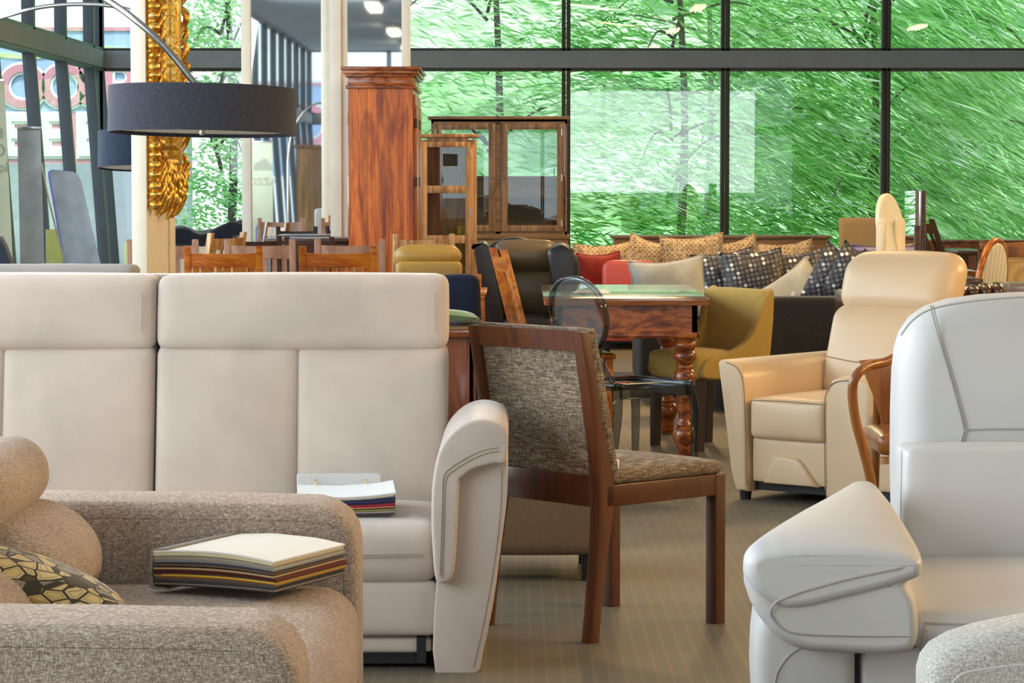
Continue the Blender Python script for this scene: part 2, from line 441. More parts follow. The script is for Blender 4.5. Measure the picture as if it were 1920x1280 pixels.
MT = dict(
    carpet=carpet_mat('carpet_tiles'), ceiling=plain('grey_ceiling', '#aeb6c0', 0.9),
    cream=plain('cream_paint', '#efe6d2', 0.5), wall=plain('warm_wall', '#e2cf9f', 0.8),
    beam=plain('grey_beam', '#a0a6ab', 0.75, 0.0), frame=plain('dark_window_frame', '#4a443e', 0.5), framel=plain('slate_window_frame', '#566069', 0.45),
    pane=glassy('window_glass', (0.96, 0.99, 0.98), 0.035, 0.0, 0.10), clear=glassy('cabinet_glass', (0.88, 0.92, 0.94), 0.10),
    ghost=glassy('smoked_acrylic', (0.50, 0.53, 0.55), 0.03, 0.02, 0.6), ghostp=glassy('smoked_acrylic_sheet', (0.80, 0.83, 0.85), 0.03, 0.01, 0.4), mirror=mirror_mat(),
    gold=None, chrome=plain('brushed_steel', '#b9b9b6', 0.25, 1.0, 0.02), brass=plain('brass', '#c9a55a', 0.3, 1.0),
    black=plain('black_plastic', '#17171a', 0.4), shade=weave('charcoal_lampshade_cloth', '#2e3038', '#383a43', '#444650', 700, 60, bump=0.15),
    shadein=plain('white_diffuser', '#f3efe6', 0.6), navyshade=weave('navy_lampshade_cloth', '#161e2c', '#1c2636', '#263243', 700, 60, bump=0.1),
    micro=suede('light_grey_microfibre', '#c3b3a5', 0.09), microd=plain('stitching', '#a08f7c', 0.8),
    brown=weave('brown_flecked_weave', '#6a584e', '#a8927f', '#e2d5c8', 640, 120, (0.34, 0.66)),
    greyw=weave('pale_grey_weave', '#a39c92', '#c2bbb0', '#dcd6cc', 420, 160, (0.40, 0.60)),
    tweed=weave('brown_tweed', '#3a2d25', '#6f5e4e', '#c4b294', 480, 26, (0.36, 0.66), bump=0.5),
    ottom=weave('taupe_cloth', '#6f5f4b', '#7e6d57', '#8d7b64', 500, 300, bump=0.1),
    char=weave('charcoal_cloth', '#26231f', '#332f2b', '#45403b', 300, 120, bump=0.3),
    sand=weave('sand_cloth', '#a0865c', '#b1976c', '#bfa77e', 400, 200, bump=0.2),
    olive=weave('mustard_cloth', '#a8883f', '#b8994f', '#c7aa62', 500, 300, bump=0.1),
    white=leather('white_leather', '#d4d0cc', 0.45, 0.02, 0.12), beige=leather('beige_leather', '#d4b792', 0.38, 0.04, 0.14),
    blackl=leather('black_brown_leather', '#211d1c', 0.33, 0.10, 0.2), must=leather('mustard_leather', '#a9863f', 0.4, 0.12, 0.6),
    beigep=plain('tan_piping', '#8f7350', 0.6), wing_lit=leather('wing_leather_sheen', '#6b583c', 0.36, 0.1, 0.2), brownl=leather('brown_leather', '#4d3220', 0.25, 0.15, 0.4), red=leather('coral_red_leather', '#d0584c', 0.35, 0.05, 0.1),  # wing chair cushions: lit sheen of the dark leather put into a browner colour
    navy=suede('navy_velvet', '#0d172c', 0.4, 0.8, 0.08), navyd=suede('dark_navy_cloth', '#1d2635', 0.3, 0.9, 0.3), slate=suede('slate_blue_cloth', '#3b4560', 0.1),
    redv=suede('red_velvet', '#8c1414', 0.35, 0.7, 0.5), greyv=suede('silver_velvet', '#a9a79b', 0.22, 0.6, 0.6), greenv=suede('green_velvet', '#6f8c4a', 0.2),
    floral=suede('pale_floral_cloth', '#bdb6a0', 0.28, 0.8, 0.2), purple=stripes_mat('purple_striped_cloth', '#4b3c66', '#a093b6', 160, 2),
    dots=dots_mat('dotted_black_cloth'), damask=damask_mat('beige_damask'), leafp=leafprint_mat('leaf_print'),
    ivory=plain('ivory_paint', '#f5e6c6', 0.45), stripe=stripes_mat('ivory_striped_silk', '#f6efe0', '#e6d8bd', 110, 0), lattice=lattice_mat('gold_lattice_silk'),
    chairw=wood('walnut_stain', '#351a0c', '#4b2512', '#5c2f17', 0.6, 'z', 0.33, 0.25), rosez=wood('rosewood_upright', '#4c1806', '#93400f', '#c46a20', 0.7, 'z', 0.3, 0.2, planks=0.12),
    rosex=wood('rosewood_across', '#2a1107', '#6e3413', '#a85c24', 0.55, 'x', 0.25, 0.3, dist=4.5), roseb=wood('dark_rosewood_panel', '#2a1207', '#54270f', '#7a3f1b', 0.8, 'z', 0.35, 0.2), roset=wood('rosewood_polished_top', '#3f2110', '#6a3a1c', '#8a5126', 0.8, 'x', 0.12, 0.6),
    sheez=wood('brown_sheesham', '#5b432c', '#86664a', '#a88463', 0.8, 'z', 0.4, 0.1, planks=0.09), sheex=wood('brown_sheesham_across', '#5b432c', '#80603f', '#a07b55', 0.8, 'x', 0.4, 0.1),
    lightz=wood('light_sheesham', '#7d5835', '#a87f54', '#cda274', 0.8, 'z', 0.4, 0.1, planks=0.08), orangez=wood('honey_wood', '#7a3208', '#b05a16', '#d6862c', 0.9, 'x', 0.3, 0.2),
    palez=wood('dull_reddish_wood', '#7b5442', '#9a715a', '#b18a73', 0.9, 'z', 0.45, 0.05), darkw=wood('dark_wenge', '#2b1a12', '#3d261a', '#4c3123', 0.8, 'x', 0.3, 0.2),
    bentw=wood('cherry_bentwood', '#5c3012', '#804a1e', '#a0642c', 0.6, 'z', 0.28, 0.4), legd=plain('espresso_leg', '#2a1c17', 0.4),
    paper=plain('paper', '#f2f0ea', 0.7), leafa=leaf_mat('leaf_green', '#3c9434', '#9ad97a'), leafb=leaf_mat('leaf_pale', '#7cc473', '#cdefb8'), bark=plain('bark', '#4d4a3a', 0.9),
    bannerc=plain('sage_banner', '#b9bda2', 0.6), lamp=glow('fluorescent_diffuser', (1.0, 0.86, 0.62), 15.0), house=plain('lamp_housing', '#e8e4da', 0.5),
)
def gold():
    m = M_('gilded_plaster'); f = m.noise(m.mapping((1, 1, 1)), 38, 3, 0.6, 1.0)
    return m.bsdf(m.ramp(f, [(0.3, '#a06c1c'), (0.5, '#e8b244'), (0.7, '#ffe39a')]), 0.30, 0.9, normal=m.bump(f, 0.6, 0.004))
MT['gold'] = gold()
# ================================================================ THE ROOM
YB, YR, XL, XR, ZC = 27.0, -15.0, -4.0, 9.0, 3.8
ZT0, ZT1, ZS = 2.36, 2.55, 0.32      # transom beam, sill
struct('floor', G().box(XL - 0.1, XR + 0.1, YR - 0.1, YB + 0.1, -0.12, 0), MT['carpet'])
struct('ceiling', G().box(XL - 0.1, XR + 0.1, YR - 0.1, YB + 0.1, ZC, ZC + 0.12), MT['ceiling'])
struct('wall_right', G().box(XR, XR + 0.12, YR, YB, 0, ZC), MT['wall'])
struct('wall_back', G().box(XL, XR, YB, YB + 0.12, 0, ZS), MT['wall'])
struct('wall_left', G().box(XL - 0.02, XL + 0.13, YR, YB, 0, ZS), MT['wall'])
struct('wall_rear', G().box(XL, 7.0, YR - 0.12, YR, 0, ZS).box(7.0, XR, YR - 0.12, YR, 0, ZC), MT['wall'])
struct('trim_1', G().box(XL, XR, YB - 0.10, YB + 0.04, ZT0 + 0.012, ZT1 - 0.012, 0.01), MT['beam'])
struct('trim_2', G().box(XL - 0.04, XL + 0.06, YR, YB, ZT0 + 0.012, ZT1 - 0.012, 0.01), MT['beam'])
struct('trim_3', G().box(XL, 7.0, YR - 0.04, YR + 0.10, ZT0 + 0.012, ZT1 - 0.012, 0.01), MT['beam'])
WN = [0]
def frame_bar(g, a, b, w, d): pass
def window_x(x0, x1, Y, sgn):
    """one bay of a frontal window wall between x0 and x1"""
    WN[0] += 1; w, d = 0.042, 0.05
    g = G()
    for za, zb in ((ZS, ZT0 + 0.014), (ZT1 - 0.014, ZC)):
        g.box(x0 + 0.004, x0 + w, Y - d, Y + d, za, zb, 0.004); g.box(x1 - w, x1 - 0.004, Y - d, Y + d, za, zb, 0.004)
        g.box(x0, x1, Y - d, Y + d, zb - 0.03, zb, 0.004); g.box(x0, x1, Y - d, Y + d, za, za + 0.03, 0.004)
    f = struct('window_%d' % WN[0], g, MT['frame'])
    obj('glass_pane', G().box(x0 + w, x1 - w, Y + 0.005, Y + 0.013, ZS + 0.03, ZT0), MT['pane'], f)
    obj('glass_pane', G().box(x0 + w, x1 - w, Y + 0.005, Y + 0.013, ZT1, ZC - 0.03), MT['pane'], f)
def window_y(y0, y1, X):
    """one bay of the left window wall; its lower glazing leans inwards at the foot"""
    WN[0] += 1; w = 0.05
    def lean(z): return X + max(0, ZT0 - z) * 0.07
    def M(v): return Vector((v.x + max(0, ZT0 - v.z) * 0.07, v.y, v.z))
    g = G()
    for za, zb in ((ZS, ZT0 + 0.014), (ZT1 - 0.014, ZC)):
        for ya, yb in ((y0 + 0.004, y0 + w), (y1 - w, y1 - 0.004)):
            g.prism([(lean(za) - 0.05, za), (lean(za) + 0.05, za), (lean(zb) + 0.05, zb), (lean(zb) - 0.05, zb)], ya, yb, 0.003)
        for zc, zd in ((za, za + 0.03), (zb - 0.03, zb)):
            g.prism([(lean(zc) - 0.05, zc), (lean(zc) + 0.05, zc), (lean(zd) + 0.05, zd), (lean(zd) - 0.05, zd)], y0, y1)
    f = struct('window_%d' % WN[0], g, MT['framel'])
    za, zb = ZS + 0.03, ZT0
    obj('glass_pane', G().prism([(lean(za) - 0.01, za), (lean(za), za), (lean(zb), zb), (lean(zb) - 0.01, zb)], y0 + w, y1 - w), MT['pane'], f)
    obj('glass_pane', G().box(X - 0.01, X, y0 + w, y1 - w, ZT1, ZC - 0.03), MT['pane'], f)
xs = [-4.0, -2.575, -1.03, 0.524, 2.066, 3.624, 5.17, 6.72, 9.0]
for a, b in zip(xs, xs[1:]): window_x(a, b, YB, 1)
ys = [27.0, 26.35]
while ys[-1] - 1.65 > YR: ys.append(ys[-1] - 1.65)
ys.append(YR)
for b, a in zip(ys, ys[1:]): window_y(a, b, XL)
xr = [-4.0 + 1.571 * k for k in range(8)]
for a, b in zip(xr, xr[1:]): window_x(a, b, YR, -1)

# ceiling lights: bare fluorescent fittings in rows along the room
def make_ceiling_light():
    t = thing('ceiling_light', 'long warm white ceiling light hung above the showroom', 'light', (0, 0, 0), 0, 'fluorescent ceiling lights')
    h = obj('housing', G().box(-0.11, 0.11, -0.65, 0.65, -0.10, -0.06, 0.01).box(-0.01, 0.01, -0.4, -0.38, -0.06, 0).box(-0.01, 0.01, 0.38, 0.4, -0.06, 0), MT['house'], t)
    g = G()
    for x in (-0.06, 0, 0.06): g.tube([(x, -0.6, -0.13), (x, 0.6, -0.13)], 0.024, 8)
    obj('diffuser', g, MT['lamp'], t)
    return t
lights = [(-1.93, 1.0), (-1.93, -5.6), (-1.93, -11.5), (2.6, -9), (2.6, -3), (2.6, 3), (2.6, 9), (2.6, 15), (2.6, 21), (-1.93, 7.5), (-1.93, 13.5), (6.4, 2), (6.4, 10), (6.4, 18)]
cl = make_ceiling_light()
for i, (x, y) in enumerate(lights):
    if i == 0: cl.location = (x, y, ZC)
    else: dup(cl, (x, y, ZC))

# ================================================================ OUTSIDE
tag(center(obj('lawn', G().box(-60, 60, YB + 0.5, 90, -1.3, -1.0), plain('grass', '#3c6a2c', 0.9))), 'green lawn outside the back windows', 'ground')['kind'] = 'structure'
tag(center(obj('pavement', G().box(-60, XL - 0.5, -60, YB + 0.5, -1.3, -1.0), plain('asphalt', '#9a9a98', 0.9))), 'grey pavement outside the left windows', 'ground')['kind'] = 'structure'

def tree(x, y, z0, h, cr, n, mat, seed, label, flow=(0.9, 0.0, -0.45), lean=0.0, ll=0.15, lw=0.032, hole=None, jit=0.35):
    rnd = random.Random(seed)
    t = thing('tree', label, 'tree', (x, y, -1.0), 0, 'trees outside the back windows')
    g = G(); top = Vector((x + lean * h, y, z0 + h))
    base = Vector((x, y, -1.0)); mid = base.lerp(top, 0.5) + Vector((0.15, 0, 0))
    g.tube(bez([base, mid, top], 6), [0.07 * (1 - 0.7 * i / 12) for i in range(13)], 8)
    tips = []
    for k in range(16):
        s = base.lerp(top, 0.35 + 0.6 * rnd.random()); a = rnd.uniform(0, 2 * PI)
        e = s + Vector((math.cos(a) * cr * 0.85, math.sin(a) * cr * 0.5, rnd.uniform(-0.5, 1.0)))
        g.tube(bez([s, s.lerp(e, 0.5) + Vector((0, 0, 0.25)), e], 5), [0.022 * (1 - 0.8 * i / 10) for i in range(11)], 6)
    obj('trunk', g, MT['bark'], t, world=True)
    b = bmesh.new(); fl = Vector(flow).normalized()
    clumps = [Vector((x + lean * h * 0.6 + rnd.uniform(-cr, cr), y + rnd.uniform(-cr, cr) * 0.6, z0 + rnd.uniform(0.0, 1.0) * h)) for _ in range(n // 60)]
    for c in clumps:
        cs = rnd.uniform(0.25, 0.55) * min(1, cr / 1.2)
        for _ in range(60):
            p = c + Vector((rnd.gauss(0, cs), rnd.gauss(0, cs), rnd.gauss(0, cs * 0.6)))
            if hole and hole(p) and rnd.random() < 0.8: continue
            d = (fl + Vector((rnd.gauss(0, jit), rnd.gauss(0, jit), rnd.gauss(0, jit)))).normalized()
            sd = d.cross(Vector((rnd.gauss(0, 1), rnd.gauss(0, 1), rnd.gauss(0, 1)))).normalized()
            L, W = ll * rnd.uniform(0.6, 1.4), lw * rnd.uniform(0.7, 1.3)
            vs = [b.verts.new(q) for q in (p - d * L / 2, p + sd * W / 2, p + d * L / 2, p - sd * W / 2)]
            b.faces.new(vs)
    gg = G(); gg.bm.free(); gg.bm = b
    obj('foliage', gg, mat, t, world=True, smooth=False)
    return t
def woods():
    b = bmesh.new(); nx_, nz_ = 60, 24; V = []
    for i in range(nx_ + 1):
        col = []
        for j in range(nz_ + 1):
            u, v = i / nx_, j / nz_
            x = -3.0 + 26 * u; top = 4.0 + 5.5 * min(1, u * 3.2) + 0.8 * noise.noise(Vector((x * 0.5, 3, 1)))
            z = -1.2 + (top + 1.2) * v
            y = 56 + 3.5 * v * v + 1.6 * noise.noise(Vector((x * 0.35, z * 0.5, 7))) + 0.6 * noise.noise(Vector((x * 1.3, z * 1.5, 2)))
            col.append(b.verts.new((x, y, z)))
        V.append(col)
    for i in range(nx_):
        for j in range(nz_): b.faces.new((V[i][j], V[i + 1][j], V[i + 1][j + 1], V[i][j + 1]))
    r = bmesh.ops.extrude_face_region(b, geom=list(b.faces))
    for g_ in r['geom']:
        if isinstance(g_, bmesh.types.BMVert): g_.co.y += 4
    bmesh.ops.recalc_face_normals(b, faces=b.faces)
    g = G(); g.bm.free(); g.bm = b
    return g
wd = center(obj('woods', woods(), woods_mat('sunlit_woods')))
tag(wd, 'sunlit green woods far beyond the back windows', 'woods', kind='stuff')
TN = [(-3.45, 33, 0.2, 4.4, 0.55, 5400, 'leafb', 'pale loose tree seen between the gilded mirror and the cream post'),
      (-0.3, 34, 1.2, 4.0, 1.8, 3800, 'leafb', 'pale green tree behind the tall red-brown wardrobe'),
      (1.9, 33, -0.9, 5.6, 1.8, 12000, 'leafa', 'green tree filling the window left of the middle mullion'),
      (4.3, 34, -0.9, 6.0, 1.8, 13000, 'leafa', 'dense green tree in the window behind the dotted sofa'),
      (6.6, 34, -0.6, 5.6, 1.7, 8000, 'leafb', 'bright streaky tree in the window at the right edge'),
      (3.0, 44, -0.9, 7.0, 4.2, 5000, 'leafb', 'far pale tree standing behind the green ones'),
      ]
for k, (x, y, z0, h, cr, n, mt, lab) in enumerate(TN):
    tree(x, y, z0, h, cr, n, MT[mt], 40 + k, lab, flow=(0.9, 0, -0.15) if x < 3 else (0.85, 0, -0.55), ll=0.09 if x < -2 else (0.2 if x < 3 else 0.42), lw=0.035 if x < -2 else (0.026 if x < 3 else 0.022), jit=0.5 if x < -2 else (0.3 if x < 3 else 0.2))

# hoardings outside with big letters
def letter_mesh(ch, size):
    c = bpy.data.curves.new('letter', 'FONT'); c.body = ch; c.size = size; c.extrude = 0.02; c.offset = size * 0.018
    c.align_x = 'CENTER'; c.align_y = 'CENTER'
    return c
def text_part(ch, size, loc, rot, mat, parent, name='letter', extr=0.02, off=None):
    c = letter_mesh(ch, size); c.extrude = extr
    if off is not None: c.offset = off
    c.materials.append(mat)
    tmp = bpy.data.objects.new('tmp_text', c); COL.objects.link(tmp); bpy.context.view_layer.update()
    me = bpy.data.meshes.new_from_object(tmp.evaluated_get(bpy.context.evaluated_depsgraph_get())); me.name = name
    bpy.data.objects.remove(tmp); bpy.data.curves.remove(c)
    if not me.materials: me.materials.append(mat)
    o = bpy.data.objects.new(name, me); COL.objects.link(o); o.parent = parent
    o.location = loc; o.rotation_euler = rot
    return o
blue = plain('blue_hoarding', '#b4cdf2', 0.7); redp = plain('red_lettering', '#e8a0b0', 0.7); whitep = plain('white_lettering', '#ffffff', 0.7); lime = plain('lime_hoarding', '#d3e6a0', 0.7)
YH = 52.0
tb = thing('banner', 'large blue hoarding with red letters outside the left windows', 'banner', (HX(150, YH), YH, -1))
def bx(p): return HX(p, YH)
obj('board', G().box(bx(-80), bx(322), YH, YH + 0.2, HZ(306, YH), HZ(52, YH)), blue, tb, world=True)
obj('red_stripe', G().box(bx(-80), bx(322), YH - 0.04, YH, HZ(58, YH), HZ(52, YH)), redp, tb, world=True)
obj('white_edge', G().box(bx(-80), bx(322), YH - 0.03, YH + 0.1, HZ(51.5, YH), HZ(47, YH)), whitep, tb, world=True)
obj('lime_band', G().prism([(bx(-80), HZ(100, YH)), (bx(-80), HZ(92, YH)), (bx(60), HZ(104, YH)), (bx(190), HZ(86, YH)), (bx(322), HZ(97, YH)), (bx(322), HZ(102, YH)), (bx(190), HZ(96, YH)), (bx(60), HZ(112, YH))], YH - 0.03, YH), lime, tb, world=True)
obj('red_band', G().box(bx(-80), bx(186), YH - 0.03, YH, HZ(306, YH), HZ(212, YH)), redp, tb, world=True)
for ch, px, py, sz in (('O', 44, 166, 0.95), ('O', 122, 166, 0.95), ('S', 173, 162, 0.95), ('P', 222, 170, 1.2), ('E', 100, 258, 0.95), ('E', 170, 258, 0.95), ('E', 30, 258, 0.95)):
    p = at(px, py, YH) - tb.location
    text_part(ch, sz * 1.15, (p.x, -0.05, p.z), (PI / 2, 0, 0), whitep, tb, 'letter_outline', 0.01, 0.07)
    text_part(ch, sz * 1.15, (p.x, -0.08, p.z), (PI / 2, 0, 0), redp if py < 200 else whitep, tb, 'letter', 0.015, 0.02)
o = center(obj('street_building', G().box(bx(-200), bx(316), YH + 3, YH + 4, -1, HZ(150, YH)), plain('grey_render', '#b8bcc8', 0.9)))
tag(o, 'pale grey building across the street below the blue hoarding', 'building')
# the hoarding behind the camera, which the cupboard mirror shows
Yh = -24.0
tb2 = thing('banner', 'blue hoarding with a red letter, seen in the middle mirror', 'banner', (-5.5, Yh, -1))
def vx(px, Yv): return HX(px, Yv)
Yv = 40 - Yh
obj('board', G().box(HX(480, Yv), HX(660, Yv), Yh - 0.2, Yh, HZ(330, Yv), HZ(155, Yv)), blue, tb2, world=True)
obj('red_stripe', G().box(HX(480, Yv), HX(660, Yv), Yh, Yh + 0.04, HZ(160, Yv), HZ(155, Yv)), redp, tb2, world=True)
obj('white_edge', G().box(HX(480, Yv), HX(660, Yv), Yh, Yh + 0.04, HZ(155, Yv), HZ(150, Yv)), whitep, tb2, world=True)
obj('lime_band', G().prism([(HX(480, Yv), HZ(212, Yv)), (HX(560, Yv), HZ(194, Yv)), (HX(660, Yv), HZ(214, Yv))], Yh, Yh + 0.04), lime, tb2, world=True)
p = at(580, 240, Yv)
text_part('O', 1.3, (p.x + 5.5, 0.03, p.z + 1), (PI / 2, 0, PI), whitep, tb2, 'letter_outline', 0.01, 0.07)
text_part('O', 1.3, (p.x + 5.5, 0.06, p.z + 1), (PI / 2, 0, PI), redp, tb2, 'letter', 0.015, 0.02)
# ================================================================ LIGHT GREY SOFA (behind, left of the middle)
def seam_line(name, pts, mat, parent, r=0.0022, world=True):
    return obj(name, G().tube(pts, r, 6), mat, parent, world=world)
YS = 7.35
sofa = thing('sofa', 'light grey microfibre high-back sofa with a folded padded arm, behind the brown woven sofa', 'sofa', (-1.03, 7.7, 0))
xc, xr_, xl_ = -1.033, -0.187, -1.885          # middle seam, right end and left end of the backs
for k, (a, b) in enumerate(((xl_, xc - 0.003), (xc + 0.003, xr_))):
    ztop, zsp, zlo = HZ(512, 8.2), HZ(651, 8.12), 0.34
    def lean_back(v): return Vector((v.x, v.y + (v.z - 0.4) * 0.20, v.z))
    o = obj('headrest', G().soft(a, b, 7.92, 8.10, zsp - 0.004, ztop, 0.034, (0.003, 0.020, 0.005), 16, fn=lean_back), MT['micro'], sofa, world=True)
    yf = lambda z, e=0.0: 7.905 + (z - 0.4) * 0.20 - e
    m1 = a + (b - a) * 0.487
    for (p, q) in ((a, m1 + 0.006), (m1 - 0.006, b)):
        obj('back_cushion', G().soft(p, q, 7.93, 8.10, zlo, zsp + 0.012, 0.028, (0.0, 0.022, 0.0), 14, fn=lean_back), MT['micro'], sofa, world=True)
    # stitched edge strips of the headrest
    seam_line('stitching', [(b - 0.035, 7.917 + (z - 0.4) * 0.20 - 0.006, z) for z in (zsp + 0.05, (zsp + ztop) / 2, ztop - 0.05)], MT['microd'], o, 0.0012)
    # seat, drop front and foot bar
    sc = obj('seat_cushion', G().soft(a - 0.0, b - 0.012, YS + 0.03, 8.02, 0.235, 0.398, 0.05, (0, 0.012, 0.014), 16), MT['micro'], sofa, world=True)
    for dz in (0.322, 0.316):
        seam_line('stitching', [(a + 0.03, YS + 0.020, dz), ((a + b) / 2, YS + 0.009, dz - 0.006), (b - 0.05, YS + 0.020, dz)], MT['microd'], sc, 0.0012)
    obj('front_panel', G().soft(a, b - 0.014, YS + 0.045, 7.9, 0.095, 0.245, 0.02, (0, 0.012, 0), 10), MT['micro'], sofa, world=True)
    obj('foot_bar', G().soft(a, b - 0.03, YS + 0.07, 7.8, 0.045, 0.088, 0.012, (0, 0.004, 0), 8), MT['micro'], sofa, world=True)
obj('mechanism', G().box(xl_ + 0.02, xr_ - 0.05, YS + 0.10, 7.95, 0.012, 0.05).box(xr_ - 0.07, xr_ - 0.045, YS + 0.06, 7.9, 0.02, 0.09), MT['black'], sofa, world=True)
obj('back_panel', G().prism([(8.075, 0.10), (8.16, 0.10), (8.295, 1.04), (8.20, 1.04)], xl_ + 0.01, xr_ - 0.02, 0.03, axis='x'), MT['micro'], sofa, world=True)
def sofa_arm(sgn, x_off):
    """front profile traced in x,z; extruded along y with a rolled pad wrapped over a flared side panel"""
    def q(px, py, Y=YS): return (HX(px, Y) * 1.0, HZ(py, Y))
    body = [q(*p) for p in ((815, 1268), (889, 1268), (905, 1225), (925, 1130), (940, 1020), (950, 940), (952, 870), (944, 838), (930, 840), (895, 862), (866, 890), (845, 960), (822, 1080), (815, 1110))]
    pad = [q(*p) for p in ((946, 866), (953, 832), (949, 806), (935, 792), (905, 785), (872, 792), (842, 815), (822, 848), (811, 900), (808, 970), (811, 1040), (816, 1085), (830, 1093), (846, 1082), (853, 1052), (858, 970), (861, 905), (868, 893), (886, 880), (912, 872), (930, 868))]
    f = (lambda p: (2 * x_off - p[0], p[1])) if sgn < 0 else (lambda p: p)
    return [f(p) for p in bez2(body, 3)], [f(p) for p in bez2(pad, 3)]
for sgn, xo in ((1, 0), (-1, (xl_ + xr_) / 2)):
    body, pad = sofa_arm(sgn, xo)
    ap = obj('arm_panel', G().prism(body, YS + 0.03, 8.03, 0.022, 4), MT['micro'], sofa, world=True, ang=60)
    pp = obj('arm_pad', G().prism(pad, YS - 0.012, 8.0, 0.030, 5), MT['micro'], sofa, world=True, ang=60)
    if sgn > 0:
        for off in (0, 0.009):
            pts = [(HX(px, YS) + off * 0.6, YS - 0.0135, HZ(py, YS) - off) for px, py in ((934, 838), (908, 842), (880, 854), (850, 872), (832, 890), (829, 930), (827, 1000), (824, 1076))]
            seam_line('stitching', bez(pts, 5), MT['microd'], pp, 0.0013)
        seam_line('piping', bez([(HX(px, YS) , YS + 0.029, HZ(py, YS)) for px, py in ((941, 880), (938, 960), (926, 1060), (908, 1160), (886, 1255))], 5), MT['microd'], ap, 0.0016)
    x0 = min(p[0] for p in body)
    obj('foot', G().box(x0 + 0.02, x0 + 0.10, YS + 0.05, YS + 0.13, 0, 0.035).box(x0 + 0.02, x0 + 0.10, 7.9, 7.98, 0, 0.035), MT['black'], sofa, world=True)

# ================================================================ BROWN WOVEN SOFA (front left, facing right)
bs = thing('sofa', 'brown flecked woven two-seat sofa in the left foreground, facing right', 'sofa', (-0.9, 5.3, 0))
XF = -0.335
AZ = 0.62
def arm_pts(x1, zt, x0=-1.62):
    return [(x0, 0.07), (x1 - 0.015, 0.07), (x1, 0.09), (x1, zt - 0.10), (x1 - 0.006, zt - 0.065), (x1 - 0.024, zt - 0.034), (x1 - 0.055, zt - 0.012), (x1 - 0.09, zt - 0.002), (x1 - 0.35, zt + 0.004), (x0, zt + 0.012)]
for (ya, yb) in ((4.33, 4.58), (5.97, 6.22)):
    a = obj('arm', G().prism(arm_pts(XF, AZ), ya, yb, 0.032, 4), MT['brown'], bs, world=True, ang=60)
    pts = [(p[0] - 0.004, ya + 0.0015, p[1] - 0.030) for p in arm_pts(XF, AZ)[3:]]
    pts[0] = (XF - 0.030, ya + 0.001, 0.12); pts = [(XF - 0.030, ya + 0.0015, AZ - 0.14), (XF - 0.034, ya + 0.0015, AZ - 0.085), (XF - 0.052, ya + 0.0015, AZ - 0.055), (XF - 0.09, ya + 0.0015, AZ - 0.038), (XF - 0.35, ya + 0.0015, AZ - 0.031), (-1.6, ya + 0.0015, AZ - 0.024)]
    seam_line('piping', bez([(XF - 0.030, ya + 0.0015, 0.12)] + pts, 5), plain('dark_brown_thread', '#6b5a4d', 0.9), a, 0.0018)
obj('base', G().soft(-1.6, XF - 0.02, 4.57, 5.98, 0.07, 0.24, 0.02, n=8), MT['brown'], bs, world=True)
obj('frame_back', G().soft(-1.66, -1.35, 4.40, 6.15, 0.07, 0.60, 0.04, n=8), MT['brown'], bs, world=True)
def seat_fn(v): return v
sc = obj('seat_cushion', G().soft(-1.38, XF + 0.005, 4.585, 5.965, 0.215, 0.455, 0.085, (0.02, 0, 0.022), 20), MT['brown'], bs, world=True)
for y in (4.60, 5.95):
    seam_line('piping', bez([(-0.55, y, 0.452), (-0.43, y, 0.44), (-0.365, y, 0.40), (XF - 0.002, y, 0.33), (XF, y, 0.26)], 5), plain('brown_thread', '#6b5a4a', 0.9), sc, 0.002)
for k, (ya, yb) in enumerate(((4.60, 5.27), (5.28, 5.955))):
    def bf(v, ya=ya, yb=yb):
        return Vector((v.x - (v.z - 0.44) * 0.10, v.y, v.z))
    obj('back_cushion', G().soft(-1.30, -0.875, ya, yb, 0.42, 0.645, 0.12, (0.03, 0, 0.01), 16, fn=bf), MT['brown'], bs, world=True)
    Mh = Matrix.Translation((-1.125, (ya + yb) / 2, 0.690)) @ Matrix.Rotation(R(-7), 4, 'Y')
    obj('headrest', G().soft(-0.15, 0.135, -(yb - ya) / 2 + 0.01, (yb - ya) / 2 - 0.005, -0.072, 0.078, 0.068, (0.012, 0, 0.012), 14, M=Mh, fn=None), MT['brown'], bs, world=True)
for x in (-1.5, XF - 0.08):
    for y in (4.42, 6.10): obj('foot', G().lathe([(0.022, 0), (0.028, 0.08)], 16, Matrix.Translation((x, y, 0))), MT['black'], bs, world=True)
# throw pillow
th = thing('throw_pillow', 'yellow and grey leaf-print pillow lying on the brown woven sofa', 'pillow', (-0.92, 5.15, 0.46))
obj('pillow_body', G().pillow(0.41, 0.41, 0.15, 18, seed=2, M=Matrix.Translation((-0.90, 5.14, 0.55)) @ Matrix.Rotation(R(10), 4, 'Z') @ Matrix.Rotation(R(20), 4, 'Y') @ Matrix.Rotation(R(83), 4, 'X')), MT['leafp'], th, world=True)

